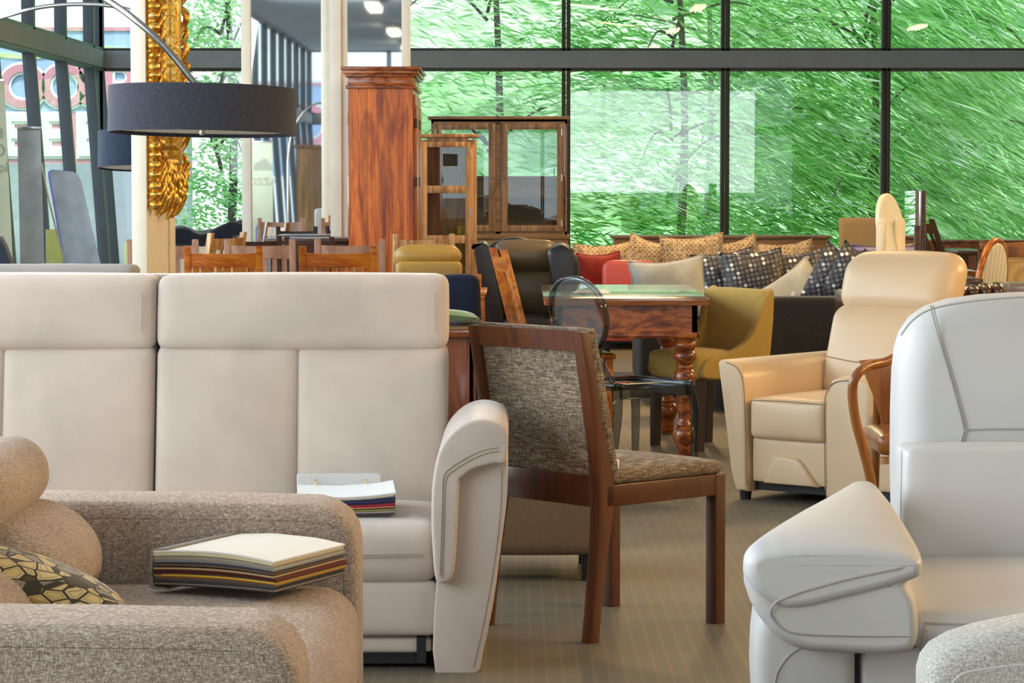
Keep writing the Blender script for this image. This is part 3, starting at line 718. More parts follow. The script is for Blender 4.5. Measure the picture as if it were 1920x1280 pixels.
# ---------------------------------------------------------------- sample books
def swatch_book(name, label, loc, rz, w, d, cols, drop, spine_up=False, bend=0.0, seed=0, th_=0.0046):
    """a pile of bound cloth samples; front right corner sheets fanned a little"""
    t = thing(name, label, 'sample book', loc, rz)
    rnd = random.Random(seed); z = 0.004; n = len(cols)
    covz = 0.0
    for i, c in enumerate(cols):
        b = bmesh.new(); nx, ny = 14, 8; jx, jy = rnd.uniform(-0.004, 0.004), rnd.uniform(-0.004, 0.004)
        tt = th_ * rnd.uniform(0.8, 1.1); lift = [rnd.uniform(0, 0.0009) for _ in range(4)]
        V = []
        for s in (0, 1):
            for a in range(nx + 1):
                for e in range(ny + 1):
                    u, v = a / nx, e / ny
                    zz = z + (tt * 0.92 if s else 0) + bend * math.sin(u * PI * 0.85) * (0.35 + 0.65 * i / n) - drop * u * u * (i / n) + 0.0006 * math.sin(u * 17 + i) * v
                    V.append(b.verts.new((u * w + jx * u, v * d + jy, zz)))
        N = (nx + 1) * (ny + 1)
        idx = lambda s, a, e: V[s * N + a * (ny + 1) + e]
        for a in range(nx):
            for e in range(ny):
                b.faces.new((idx(1, a, e), idx(1, a + 1, e), idx(1, a + 1, e + 1), idx(1, a, e + 1)))
                b.faces.new((idx(0, a, e), idx(0, a, e + 1), idx(0, a + 1, e + 1), idx(0, a + 1, e)))
        for a in range(nx):
            b.faces.new((idx(0, a, 0), idx(0, a + 1, 0), idx(1, a + 1, 0), idx(1, a, 0))); b.faces.new((idx(0, a + 1, ny), idx(0, a, ny), idx(1, a, ny), idx(1, a + 1, ny)))
        for e in range(ny):
            b.faces.new((idx(0, 0, e + 1), idx(0, 0, e), idx(1, 0, e), idx(1, 0, e + 1))); b.faces.new((idx(0, nx, e), idx(0, nx, e + 1), idx(1, nx, e + 1), idx(1, nx, e)))
        g = G(); g.bm.free(); g.bm = b
        key = 'swatch_cloth_' + c.strip('#')
        if key not in MT: MT[key] = weave(key, c, c, c, 500, 300, bump=0.2, sheen=0.05)
        obj('swatch', g, MT[key], t, label=None, ang=50)
        z += tt
    return t, z
cols1 = ['#4a4038', '#8f8377', '#3d3a3c', '#5a4f48', '#6e6157', '#b88a3a', '#d9a93a', '#4a3b33', '#7c2b28', '#5a4436', '#c2a078', '#3b3030', '#6f5a44', '#3c3c44', '#8b8d8c', '#b7b19e', '#9c9486', '#c9c0a4', '#dccf9f', '#e8e2d2', '#f1ece2']
bpos = at(286, 1102, 5.55)
sb, zt = swatch_book('sample_book', 'thick open-cornered fabric sample book lying on the brown woven sofa seat', (-0.74, 5.70, 0.481), R(-25), 0.285, 0.30, cols1, 0.010, bend=0.010, seed=3, th_=0.0036)
gcl = G()
gcl.prism([(-0.012, -0.002), (-0.006, -0.004), (0.03, -0.004), (0.03, 0.0), (-0.002, 0.002), (-0.006, 0.030), (-0.002, zt - 0.006), (0.03, zt + 0.0035), (0.03, zt + 0.0065), (-0.008, zt + 0.001), (-0.014, 0.03)], 0.0, 0.30)
obj('binding_clip', gcl, plain('grey_card', '#8a857d', 0.6), sb, ang=50)
obj('rivet', G().box(-0.016, 0.018, -0.002, 0.0, 0.026, 0.028), MT['chrome'], sb)
cols2 = ['#4b3f45', '#6a5a5c', '#b9aca5', '#9a8e86', '#8f8a35', '#4a3b33', '#d98a6a', '#8f2a35', '#a83038', '#3a3036', '#5d3f8a', '#3c3f55', '#2f3646', '#5c6b80', '#cdb79f', '#e2d9cf', '#f6f5f2']
b2 = at(632, 958, 7.72)
sb2, zt2 = swatch_book('sample_book', 'fabric sample book with an upright grey spine on the light grey sofa seat', (HX(556, 7.5), 7.47, 0.409), R(4), 0.265, 0.30, cols2, -0.012, bend=-0.006, seed=5, th_=0.0032)
obj('binding_clip', G().soft(-0.002, 0.235, 0.28, 0.30, zt2 - 0.02, zt2 + 0.030, 0.006, n=6, M=Matrix.Translation((0, 0.0, 0)) @ Matrix.Rotation(0, 4, 'X')), plain('grey_plastic', '#c4c0bb', 0.5), sb2)
for x in (0.05, 0.19): obj('ring', G().tube(bez([(x, 0.283, zt2 + 0.012), (x, 0.268, zt2 + 0.010), (x, 0.262, zt2 - 0.004)], 4), 0.0018, 6), MT['brass'], sb2)

# ================================================================ BROWN DINING CHAIR (middle foreground)
ch = thing('dining_chair', 'dark walnut dining chair with tweed back and seat, standing alone in the aisle', 'chair', (0.279, 8.215, 0), R(-47.5))
hw, hd = 0.222, 0.262
def post_y(z):                                  # rear face line of the rear leg in local y
    return -hd - 0.035 * max(0, (0.40 - z) / 0.40) ** 1.4 - 0.075 * max(0, (z - 0.44) / 0.455) ** 1.2
def post_w(z): return 0.036 + 0.026 * math.exp(-((z - 0.42) / 0.16) ** 2)
zs = [0, 0.08, 0.16, 0.24, 0.32, 0.385, 0.45, 0.53, 0.62, 0.72, 0.81, 0.892]
for s in (-1, 1):
    prof = [(post_y(z), z) for z in zs] + [(post_y(z) + post_w(z), z) for z in reversed(zs)]
    obj('leg', G().prism(prof, s * hw - 0.019, s * hw + 0.019, 0.003, 2, axis='x'), MT['chairw'], ch, ang=30)
    obj('leg', G().box(s * hw - 0.021, s * hw + 0.021, hd - 0.042, hd, 0, 0.448, 0.003), MT['chairw'], ch, ang=30)
    obj('seat_rail', G().box(s * hw - 0.014, s * hw + 0.019, -hd + 0.03, hd - 0.02, 0.385, 0.447, 0.003), MT['chairw'], ch, ang=30)
obj('seat_rail', G().box(-hw, hw, hd - 0.036, hd - 0.004, 0.385, 0.447, 0.003), MT['chairw'], ch, ang=30)
obj('back_rail', G().box(-hw + 0.015, hw - 0.015, -hd + 0.004, -hd + 0.035, 0.385, 0.475, 0.003), MT['chairw'], ch, ang=30)
za, zb = 0.835, 0.892
obj('back_rail', G().prism([(post_y(za) + 0.002, za), (post_y(zb) + 0.002, zb), (post_y(zb) + 0.034, zb), (post_y(za) + 0.034, za)], -hw + 0.015, hw - 0.015, 0.003, 2, axis='x'), MT['chairw'], ch, ang=30)
zz = [0.455, 0.53, 0.62, 0.72, 0.81, 0.885]
prof = [(post_y(z) + 0.016, z) for z in zz] + [(post_y(z) + 0.036, z) for z in reversed(zz)]
obj('back_panel', G().prism(prof, -hw + 0.018, hw - 0.018, axis='x'), MT['tweed'], ch, ang=30)
zz = [0.452, 0.50, 0.58, 0.66, 0.74, 0.82, 0.899]
prof = [(post_y(z) + post_w(z) - 0.001, z) for z in zz] + [(post_y(z) + post_w(z) + 0.030 + 0.012 * math.sin(PI * (z - 0.44) / 0.46), z) for z in reversed(zz)]
obj('backrest_pad', G().prism(prof, -hw - 0.016, hw + 0.016, 0.012, 3, axis='x'), MT['tweed'], ch, ang=60)
def sfn(v):
    return Vector((v.x * (1 + 0.04 * (v.y / hd)), v.y, v.z))
obj('seat_cushion', G().soft(-hw - 0.012, hw + 0.012, -hd + 0.055, hd + 0.004, 0.446, 0.487, 0.02, (0, 0, 0.020), 16, fn=None), MT['tweed'], ch)
obj('paper_tag', G().soft(hw - 0.005, hw + 0.012, -hd + 0.075, -hd + 0.09, 0.49, 0.52, 0.006, n=4), MT['paper'], ch, label='white torn label tag')

# ================================================================ WHITE LEATHER SOFA (right foreground)
ws = thing('sofa', 'white leather sofa with a folded pillow arm, in the right foreground', 'sofa', (1.5, 5.9, 0))
YW = 5.3
def wq(px, py, Y=YW): return (HX(px, Y), HZ(py, Y))
# high back
bo = [wq(*p, 6.62) for p in ((1670, 960), (1667, 860), (1667, 760), (1669, 690), (1673, 650), (1682, 620), (1700, 592), (1728, 572), (1770, 558), (1830, 550), (1900, 546), (1990, 544), (2100, 546), (2250, 550), (2400, 560), (2460, 580), (2490, 620), (2496, 760), (2496, 960))]
def backfn(b): return b
hb = obj('high_back', G().prism(bo, 6.40, 6.66, 0.075, 6), MT['white'], ws, world=True, ang=70)
seams = [bez([(HX(px, 6.4), 6.397 - 0.0, HZ(py, 6.4)) for px, py in ((1745, 572), (1757, 620), (1778, 690), (1797, 755), (1809, 800), (1809, 812), (1798, 845))], 5),
         bez([(HX(px, 6.4), 6.397, HZ(py, 6.4)) for px, py in ((1809, 806), (1860, 804), (1990, 804), (2200, 806))], 5),
         bez([(HX(px, 6.4), 6.398, HZ(py, 6.4)) for px, py in ((1690, 628), (1712, 600), (1745, 580), (1800, 568), (1870, 560), (1960, 556), (2200, 556))], 5)]
wt = plain('white_piping', '#b9b4ac', 0.6)
for s in seams: seam_line('piping', s, wt, hb, 0.0022)
seam_line('piping', [(p.x + 0.006, p.y, p.z) for p in seams[0]], wt, hb, 0.0016)
# folded lumbar cushion
lb = obj('lumbar_cushion', G().soft(HX(1682, 6.26), HX(2600, 6.12), 6.10, 6.28, 0.40, HZ(840, 6.12), 0.022, (0.0, 0.012, 0.004), 14), MT['white'], ws, world=True)
seam_line('piping', [(HX(1691, 6.12), 6.098, HZ(842, 6.12)), (HX(1690, 6.12), 6.096, 0.6), (HX(1690, 6.12), 6.098, HZ(1040, 6.12))], wt, lb, 0.0012)
# seat
x0s = HX(1712, YW)
def seatfn(v): return Vector((v.x - 0.03 * max(0, (v.y - 5.3) / 0.9), v.y, v.z))
st = obj('seat_cushion', G().soft(x0s, 2.35, YW, 6.22, HZ(1224, YW), 0.492, 0.045, (0.0, 0.02, 0.014), 18), MT['white'], ws, world=True)
seam_line('piping', bez([(HX(1712, YW) + 0.022, YW + 0.35, 0.493), (HX(1730, YW), YW + 0.08, 0.487), (HX(1738, YW), YW + 0.008, 0.465), (HX(1738, YW), YW - 0.006, 0.44), (HX(1732, YW), YW + 0.005, 0.415)], 5), wt, st, 0.0022)
seam_line('piping', bez([(HX(1738, YW), YW + 0.005, HZ(1168, YW)), (HX(1820, YW), YW - 0.012, HZ(1168, YW)), (HX(2000, YW), YW - 0.016, HZ(1168, YW)), (HX(2300, YW), YW - 0.012, HZ(1168, YW))], 5), wt, st, 0.0022)
# base
sp = obj('side_panel', G().prism([wq(*p) for p in ((1432, 1420), (1428, 1330), (1424, 1260), (1426, 1200), (1432, 1150), (1600, 1150), (1618, 1190), (1618, 1420))], YW + 0.05, YW + 0.22, 0.03, 5), MT['white'], ws, world=True, ang=60)
seam_line('piping', bez([(HX(px, YW), YW + 0.049, HZ(py, YW)) for px, py in ((1458, 1400), (1462, 1290), (1474, 1255), (1500, 1228), (1535, 1218), (1600, 1217))], 5), wt, sp, 0.002)
obj('front_panel', G().soft(HX(1630, YW), 2.3, YW + 0.045, 5.5, 0.10, HZ(1218, YW), 0.02, (0, 0.006, 0), 10), MT['white'], ws, world=True)
obj('side_block', G().soft(0.70, 0.90, YW + 0.15, 6.5, 0.05, 0.46, 0.03, n=8), MT['white'], ws, world=True)
obj('base', G().box(HX(1620, YW), 2.3, YW + 0.12, 6.5, 0.04, 0.40), plain('dark_lining', '#6f6c6a', 0.9), ws, world=True)
for x in (0.74, 2.2):
    for y in (YW + 0.16, 6.4): obj('foot', G().box(x, x + 0.06, y, y + 0.06, 0, 0.06), MT['black'], ws, world=True)
# folded pillow arm: one slab folded round on itself
up_ = [(1728, 1050), (1722, 1072), (1700, 1084), (1640, 1104), (1570, 1120), (1520, 1132), (1500, 1136)]
lowr = [(1525, 1131), (1600, 1112), (1690, 1088), (1704, 1096), (1718, 1126), (1724, 1160), (1722, 1196), (1706, 1216), (1660, 1222), (1590, 1220), (1510, 1214), (1462, 1190), (1428, 1150), (1404, 1090), (1394, 1040), (1398, 1008), (1425, 990), (1500, 1005), (1600, 1010), (1690, 1010), (1722, 1030)]
upper = [(1729, 1050), (1724, 1072), (1702, 1084), (1640, 1103), (1570, 1120), (1510, 1134), (1462, 1134), (1420, 1110), (1400, 1080), (1396, 1055), (1402, 1034), (1424, 1016), (1470, 1006), (1540, 1002), (1620, 1004), (1690, 1018), (1720, 1034)]
lower = [(1706, 1096), (1718, 1122), (1724, 1160), (1722, 1196), (1706, 1216), (1660, 1222), (1590, 1220), (1510, 1214), (1462, 1190), (1426, 1150), (1404, 1105), (1401, 1070), (1425, 1050), (1480, 1064), (1560, 1070), (1640, 1070), (1690, 1074)]
def armfn_gen(zc, taper):
    return None
def loft(prof, ys, fn, seg_smooth=7):
    """prof: list of (px,py) at YW; ys: list of (y, inset) slices; fn(x,z,y) deforms"""
    P = bez2([wq(*p) for p in prof], seg_smooth); n = len(P)
    cx = sum(p[0] for p in P) / n; cz = sum(p[1] for p in P) / n
    b = bmesh.new(); rings = []
    N = []
    for i in range(n):
        a, c = P[i - 1], P[(i + 1) % n]; t = Vector((c[0] - a[0], c[1] - a[1])).normalized(); N.append(Vector((t.y, -t.x)))
    area = sum(P[i - 1][0] * P[i][1] - P[i][0] * P[i - 1][1] for i in range(n))
    sg = 1 if area > 0 else -1
    for y, ins in ys:
        r = []
        for i in range(n):
            x, z = P[i][0] - sg * N[i].x * ins, P[i][1] - sg * N[i].y * ins
            r.append(b.verts.new(fn(x, z, y)))
        rings.append(r)
    for A, B in zip(rings, rings[1:]):
        for k in range(n): b.faces.new((A[k], A[(k + 1) % n], B[(k + 1) % n], B[k]))
    from mathutils.geometry import tessellate_polygon
    for r in (rings[0], rings[-1]):
        for tri in tessellate_polygon([[Vector((p[0], p[1], 0)) for p in P]]):
            try: b.faces.new([r[i] for i in tri])
            except ValueError: pass
    bmesh.ops.recalc_face_normals(b, faces=b.faces)
    g = G(); g.bm.free(); g.bm = b
    return g
def wdef(x, z, y):
    k = max(0, (y - YW) / 1.0)
    zt = z + 0.016 * math.sin(PI * min(1, k)) * max(0, (z - 0.52) / 0.1) - 0.016 * max(0, 1 - (y - YW + 0.066) / 0.22) ** 2 * max(0, (z - 0.59) / 0.06)
    wl_ = min(1, max(0, (0.80 - x) / 0.34))
    cx, cz = HX(1505, YW), HZ(1130, YW); dx, dz = x - cx, zt - cz; an = math.atan2(dz, -dx)
    if dx < 0.03:
        w_ = 0.006 * math.sin(an * 17 + 1.3 * math.sin(an * 5)) * max(0, 1 - (y - YW + 0.05) / 0.16) * min(1, (0.03 - dx) / 0.06)
        x += dx * w_; zt += dz * w_
    return (x + 0.03 * k + min(0.36 * k, 0.22 + 0.04 * k) * wl_, y, zt)
sl = [(YW - 0.052, 0.022), (YW - 0.050, 0.015), (YW - 0.044, 0.008), (YW - 0.030, 0.002), (YW - 0.005, -0.002), (YW + 0.03, -0.005), (YW + 0.07, -0.006), (YW + 0.12, -0.006), (YW + 0.2, -0.006), (YW + 0.34, -0.006), (YW + 0.5, -0.006), (YW + 0.80, -0.004), (YW + 0.86, 0.006), (YW + 0.88, 0.02)]
ua = obj('arm_pillow', loft(upper, [(y - 0.014, i_) for y, i_ in sl], wdef), MT['white'], ws, world=True, ang=180)
la = obj('arm_pillow', loft(lower, sl, wdef), MT['white'], ws, world=True, ang=180)
seam_line('piping', bez([(HX(px, YW), YW - yy, HZ(py, YW)) for px, py, yy in ((1720, 1050, .056), (1680, 1056, .0665), (1640, 1064, .0665), (1590, 1075, .0665), (1540, 1088, .0665), (1505, 1098, .0665), (1476, 1108, .0665), (1450, 1122, .062), (1444, 1145, .054), (1470, 1172, .0525), (1510, 1180, .0525), (1600, 1183, .0525), (1705, 1184, .051)) ], 4), wt, ua, 0.0026)
for o_ in (ua, la):
    for pl_ in o_.data.polygons:
        if len(pl_.vertices) == 3: pl_.use_smooth = False
# right end of the sofa, outside the picture: a matching arm block
obj('side_panel', G().soft(2.35, 2.62, YW + 0.05, 6.5, 0.05, 0.62, 0.06, n=8), MT['white'], ws, world=True)

# ================================================================ GREY WOVEN ARMCHAIR, nearest corner on the right
ga = thing('armchair', 'pale grey woven armchair, only its arm showing in the bottom right corner', 'armchair', (1.15, 3.75, 0))
def gq(px, py): return (HX(px, 3.95), HZ(py, 3.95))
gp = [gq(*p) for p in ((1752, 1700), (1750, 1330), (1750, 1280), (1757, 1255), (1775, 1232), (1810, 1212), (1860, 1196), (1920, 1183), (1990, 1172), (2040, 1180), (2060, 1210), (2060, 1700))]
garm = obj('arm', G().prism(gp, 3.95, 4.12, 0.035, 5), MT['greyw'], ga, world=True, ang=60)
seam_line('piping', bez([(HX(px, 3.95) , 3.951, HZ(py, 3.95)) for px, py in ((1790, 1420), (1791, 1300), (1800, 1272), (1830, 1258), (1920, 1246), (2020, 1240))], 5), plain('grey_thread', '#d9d4cc', 0.9), garm, 0.002)
obj('seat_cushion', G().soft(0.84, 1.60, 3.40, 3.95, 0.10, 0.42, 0.05, (0, 0.01, 0.02), 10), MT['greyw'], ga, world=True)
obj('arm', G().soft(0.84, 1.60, 3.2, 3.4, 0.05, 0.60, 0.05, n=8), MT['greyw'], ga, world=True)
obj('backrest', G().soft(1.60, 1.80, 3.2, 4.12, 0.05, 0.80, 0.05, n=8), MT['greyw'], ga, world=True)
# ================================================================ DINING TABLE in the middle
YT = 12.8
dt = thing('dining_table', 'rosewood dining table with turned legs and a polished top, in the middle of the room', 'table', (0.52, 13.5, 0))
tx0, tx1 = HX(1020, YT), HX(1331, YT)
ty1 = YT + 1.62
zt = HZ(559, YT)
obj('table_top', G().prism([(tx0, zt), (tx0, zt - 0.012), (tx0 + 0.006, zt - 0.016), (tx0 + 0.002, zt - 0.022), (tx0 + 0.002, zt - 0.034), (tx1 - 0.002, zt - 0.034), (tx1 - 0.002, zt - 0.022), (tx1 - 0.006, zt - 0.016), (tx1, zt - 0.012), (tx1, zt)], YT, ty1, 0.003), MT['roset'], dt, world=True, ang=30)
ax0, ax1 = HX(1044, YT + .05), HX(1308, YT + .05)
g = G()
g.box(ax0, ax1, YT + 0.05, YT + 0.075, 0.60, zt - 0.034).box(ax0, ax1, ty1 - 0.075, ty1 - 0.05, 0.60, zt - 0.034)
g.box(ax0, ax0 + 0.025, YT + 0.05, ty1 - 0.05, 0.60, zt - 0.034).box(ax1 - 0.025, ax1, YT + 0.05, ty1 - 0.05, 0.60, zt - 0.034)
obj('apron', g, MT['rosex'], dt, world=True, ang=30)
g = G()
for (a, b, c, d) in ((ax0 - 0.012, ax1 + 0.012, YT + 0.038, YT + 0.06), (ax0 - 0.012, ax0 + 0.01, YT + 0.038, ty1 - 0.04), (ax1 - 0.01, ax1 + 0.012, YT + 0.038, ty1 - 0.04)):
    g.box(a, b, c, d, 0.578, 0.606, 0.008)
obj('moulding', g, MT['rosex'], dt, world=True)
lp = [(0.030, 0), (0.034, 0.004), (0.036, 0.075), (0.044, 0.085), (0.052, 0.100), (0.055, 0.120), (0.052, 0.140), (0.040, 0.158), (0.034, 0.162), (0.038, 0.168), (0.038, 0.176), (0.030, 0.184), (0.027, 0.20), (0.031, 0.25), (0.040, 0.31), (0.050, 0.36), (0.055, 0.392), (0.052, 0.412), (0.040, 0.428), (0.036, 0.432), (0.040, 0.438), (0.040, 0.446), (0.034, 0.452), (0.040, 0.462), (0.053, 0.478), (0.056, 0.494), (0.051, 0.508), (0.042, 0.518), (0.046, 0.524), (0.055, 0.540), (0.055, 0.552), (0.048, 0.560), (0.052, 0.566), (0.052, 0.602)]
for x in (ax0 + 0.055, ax1 - 0.055):
    for y in (YT + 0.115, ty1 - 0.115):
        obj('leg', G().lathe(lp, 32, Matrix.Translation((x, y, 0))), MT['rosex'], dt, world=True, ang=50)
lf = thing('leaflet', 'small white leaflet lying on the rosewood dining table', 'paper', (HX(1100, 13.5), 13.4, zt))
obj('sheet', G().quadpanel((-0.07, -0.11, 0.003), (0.11, -0.10, 0.001), (0.09, 0.13, 0.012), (-0.05, 0.10, 0.010), 0.001), MT['paper'], lf)

# ---------------------------------------------------------------- smoked acrylic chair
gc = thing('ghost_chair', 'transparent smoked acrylic chair with an oval back, in front of the rosewood table', 'chair', (0.485, 11.72, 0), R(-52))
wz, dz = 0.175, 0.20
gy = lambda z: -dz - 0.09 * max(0, (z - 0.47)) / 0.42
ring = [(-0.150, 0.475), (-0.110, 0.53), (-0.085, 0.575), (-0.105, 0.62), (-0.158, 0.69), (-0.178, 0.76), (-0.155, 0.835), (-0.09, 0.888), (0, 0.905)]
ringp = [(x, gy(z), z) for x, z in ring]; ringp = ringp + [(-x, y, z) for x, y, z in ringp[-2::-1]]
obj('back_frame', G().tube(bez(ringp, 8), 0.0125, 10), MT['ghost'], gc)
b = bmesh.new(); vs = []
for k in range(32):
    a = 2 * PI * k / 32; x, z = 0.166 * math.cos(a), 0.745 + 0.15 * math.sin(a); vs.append((x, z))
gg = G(); bm2 = bmesh.new()
fv = [bm2.verts.new((x, gy(z) + 0.002, z)) for x, z in vs]; bv = [bm2.verts.new((x, gy(z) - 0.004, z)) for x, z in vs]
bm2.faces.new(fv); bm2.faces.new(bv[::-1])
for k in range(32): bm2.faces.new((fv[k], bv[k], bv[(k + 1) % 32], fv[(k + 1) % 32]))
bmesh.ops.recalc_face_normals(bm2, faces=bm2.faces); gg._add(bm2)
obj('back_panel', gg, MT['ghostp'], gc)
obj('seat', G().soft(-0.195, 0.195, -0.20, 0.215, 0.445, 0.470, 0.012, (0, 0, -0.004), 10).box(-0.19, 0.19, 0.19, 0.205, 0.405, 0.45, 0.004).box(-0.19, -0.175, -0.19, 0.2, 0.405, 0.45, 0.004).box(0.175, 0.19, -0.19, 0.2, 0.405, 0.45, 0.004), MT['ghost'], gc)
for s in (-1, 1):
    obj('leg', G().tube(bez([(s * 0.175, 0.185, 0.46), (s * 0.192, 0.215, 0.36), (s * 0.192, 0.215, 0.2), (s * 0.185, 0.205, 0)], 6), [0.024 - 0.010 * i / 18 for i in range(19)], 8), MT['ghost'], gc)
    obj('leg', G().tube(bez([(s * 0.160, -0.19, 0.46), (s * 0.178, -0.20, 0.34), (s * 0.185, -0.235, 0.15), (s * 0.19, -0.275, 0)], 6), [0.024 - 0.010 * i / 18 for i in range(19)], 8), MT['ghost'], gc)

# ---------------------------------------------------------------- mustard dining chair
yc = thing('dining_chair', 'mustard upholstered dining chair with curved wings, pulled up to the rosewood table', 'chair', (0.93, 13.6, 0), R(122.7))
# local +y = the way it faces
hw2, hd2 = 0.205, 0.175
obj('seat', G().soft(-hw2, hw2, -hd2 + 0.02, hd2 + 0.01, 0.345, 0.475, 0.035, (0, 0.008, 0.014), 14), MT['olive'], yc)
def wingfn(v):
    k = max(0, (v.z - 0.40) / 0.42)
    return Vector((v.x * (1 + 0.12 * k), v.y - 0.035 * k, v.z))
obj('backrest', G().soft(-0.225, 0.225, -hd2 - 0.055, -hd2 + 0.015, 0.345, 0.775, 0.028, (0, 0.0, 0.004), 14, fn=wingfn), MT['olive'], yc)
for s in (-1, 1):
    pr = bez2([(-hd2 - 0.055, 0.345), (-hd2 - 0.055 - 0.03, 0.75), (-hd2 - 0.03, 0.753), (-hd2 - 0.005, 0.70), (-hd2 + 0.015, 0.62), (-hd2 + 0.06, 0.54), (-hd2 + 0.15, 0.485), (-hd2 + 0.24, 0.46), (hd2 - 0.04, 0.44), (hd2 - 0.02, 0.36), (-hd2 + 0.1, 0.345)], 3)
    gw = G().prism(pr, s * 0.205 - 0.024, s * 0.205 + 0.024, 0.012, 3, axis='x')
    for v in gw.bm.verts: v.co.x *= 1 + 0.12 * max(0, (v.co.z - 0.40) / 0.42)
    obj('side_wing', gw, MT['olive'], yc, ang=60)
for s in (-1, 1):
    for yy, dy in ((hd2 - 0.03, 0.0), (-hd2 + 0.0, -0.06)):
        obj('leg', G().prism([(s * (hw2 - 0.028) - 0.023, 0.35), (s * (hw2 - 0.028) + 0.023, 0.35), (s * (hw2 - 0.024) + 0.016, 0.0), (s * (hw2 - 0.024) - 0.016, 0.0)], yy - 0.022, yy + 0.022, 0.003), MT['legd'], yc, ang=30)

# ---------------------------------------------------------------- beige leather recliner sofa
rl = thing('recliner_sofa', 'beige leather reclining sofa with a rolled headrest, turned towards the aisle', 'sofa', (0.953, 11.36, 0), R(-40))
def flare(v):
    k = max(0, (v.z - 0.05) / 0.5)
    return Vector((v.x - 0.075 * k * (1 - min(1, max(0, (v.x + 0.1) / 0.14))), v.y, v.z))
def arm_front(x0, x1, ztop, fl):
    pts = [(x0 + 0.02, 0.035), (x1, 0.035), (x1, ztop - 0.06), (x1 - 0.02, ztop - 0.02), (x1 - 0.05, ztop), ((x0 - fl + x1) / 2, ztop + 0.008), (x0 - fl + 0.03, ztop - 0.002), (x0 - fl, ztop - 0.02), (x0 - fl * 0.7, ztop - 0.2)]
    return pts
al = obj('arm', G().prism([(-0.045, 0.035), (0.018, 0.035), (0.005, 0.40), (-0.005, 0.50), (-0.03, 0.55), (-0.07, 0.568), (-0.125, 0.572), (-0.137, 0.56), (-0.115, 0.42), (-0.07, 0.12)], 0.0, 0.86, 0.018, 4), MT['beige'], rl, ang=60)
seam_line('piping', bez([(0.016, -0.001, 0.06), (0.006, -0.001, 0.36), (-0.006, -0.001, 0.49), (-0.04, -0.001, 0.545), (-0.09, -0.001, 0.562)], 5), MT['beigep'], al, 0.0022, world=False)
ar = obj('arm', G().prism([(0.395, 0.035), (0.60, 0.035), (0.615, 0.46), (0.60, 0.51), (0.555, 0.528), (0.47, 0.53), (0.425, 0.515), (0.398, 0.47), (0.39, 0.38)], 0.0, 0.86, 0.022, 4), MT['beige'], rl, ang=60)
seam_line('piping', bez([(0.402, -0.001, 0.07), (0.396, -0.001, 0.40), (0.412, -0.001, 0.475), (0.45, -0.001, 0.508), (0.53, -0.001, 0.518)], 5), MT['beigep'], ar, 0.0022, world=False)
def seat_unit(x0, x1):
    s = obj('seat_cushion', G().soft(x0, x1, 0.005, 0.66, 0.255, 0.425, 0.028, (0, 0.012, 0.012), 14), MT['beige'], rl)
    seam_line('piping', [(x0 + 0.01, 0.01, 0.412), ((x0 + x1) / 2, -0.007, 0.418), (x1 - 0.01, 0.01, 0.412)], MT['beigep'], s, 0.002, world=False)
    obj('front_panel', G().soft(x0, x1, 0.03, 0.6, 0.075, 0.26, 0.012, (0, 0.004, 0), 8), MT['beige'], rl)
    a, b = x0 + 0.07, x1 - 0.035
    obj('footrest_flap', G().prism([(a, 0.075), (b, 0.075), (b - 0.085, 0.175), (b - 0.105, 0.185), (a + 0.075, 0.19), (a + 0.055, 0.18)], 0.004, 0.05, 0.012, 3), MT['beige'], rl, ang=50)
    def bk(v): return Vector((v.x, v.y + (v.z - 0.4) * 0.32, v.z))
    bb = obj('back_cushion', G().soft(x0 - 0.05, x1 + 0.07, 0.56, 0.76, 0.40, 0.78, 0.06, (0.0, 0.03, 0.0), 16, fn=bk), MT['beige'], rl)
    seam_line('piping', bez([(x0 - 0.03, 0.598, 0.565), ((x0 + x1) / 2, 0.572, 0.545), (x1 + 0.05, 0.598, 0.555)], 5), MT['beigep'], bb, 0.002, world=False)
    hh = obj('headrest', G().soft(x0 - 0.065, x1 + 0.115, 0.60, 0.80, 0.745, 1.0, 0.085, (0.01, 0.02, 0.012), 18, fn=bk), MT['beige'], rl)
    pr = [(x1 + 0.1175, 0.63 + 0.10 * (1 - math.cos(t)), 0.86 + 0.10 * math.sin(t)) for t in (k * PI / 10 - PI / 2 for k in range(11))]
    if 0: seam_line('piping', [(x1 + 0.06, 0.70 + 0.105 * math.cos(t) + (0.872 + 0.13 * math.sin(t) - 0.4) * 0.32, 0.872 + 0.13 * math.sin(t)) for t in (k * 2 * PI / 24 for k in range(25))], MT['beigep'], hh, 0.0022, world=False)
seat_unit(0.02, 0.39)
def unit2():
    obj('seat_cushion', G().soft(0.66, 1.03, 0.005, 0.66, 0.255, 0.425, 0.028, (0, 0.012, 0.012), 12), MT['beige'], rl)
    obj('front_panel', G().soft(0.61, 1.03, 0.03, 0.6, 0.075, 0.26, 0.012, n=8), MT['beige'], rl)
    obj('back_cushion', G().soft(0.62, 1.05, 0.48, 0.8, 0.40, 0.66, 0.09, (0, 0.03, 0.02), 12), MT['beige'], rl)
unit2()
obj('base', G().box(0.0, 1.0, 0.06, 0.85, 0.04, 0.25), MT['black'], rl)
obj('back_panel', G().soft(-0.03, 1.03, 0.80, 0.90, 0.05, 0.56, 0.03, n=8), MT['beige'], rl)
for x in (-0.01, 0.55, 1.0):
    for y in (0.03, 0.80): obj('foot', G().lathe([(0.022, 0), (0.026, 0.04)], 14, Matrix.Translation((x, y + 0.0, 0))), MT['black'], rl)

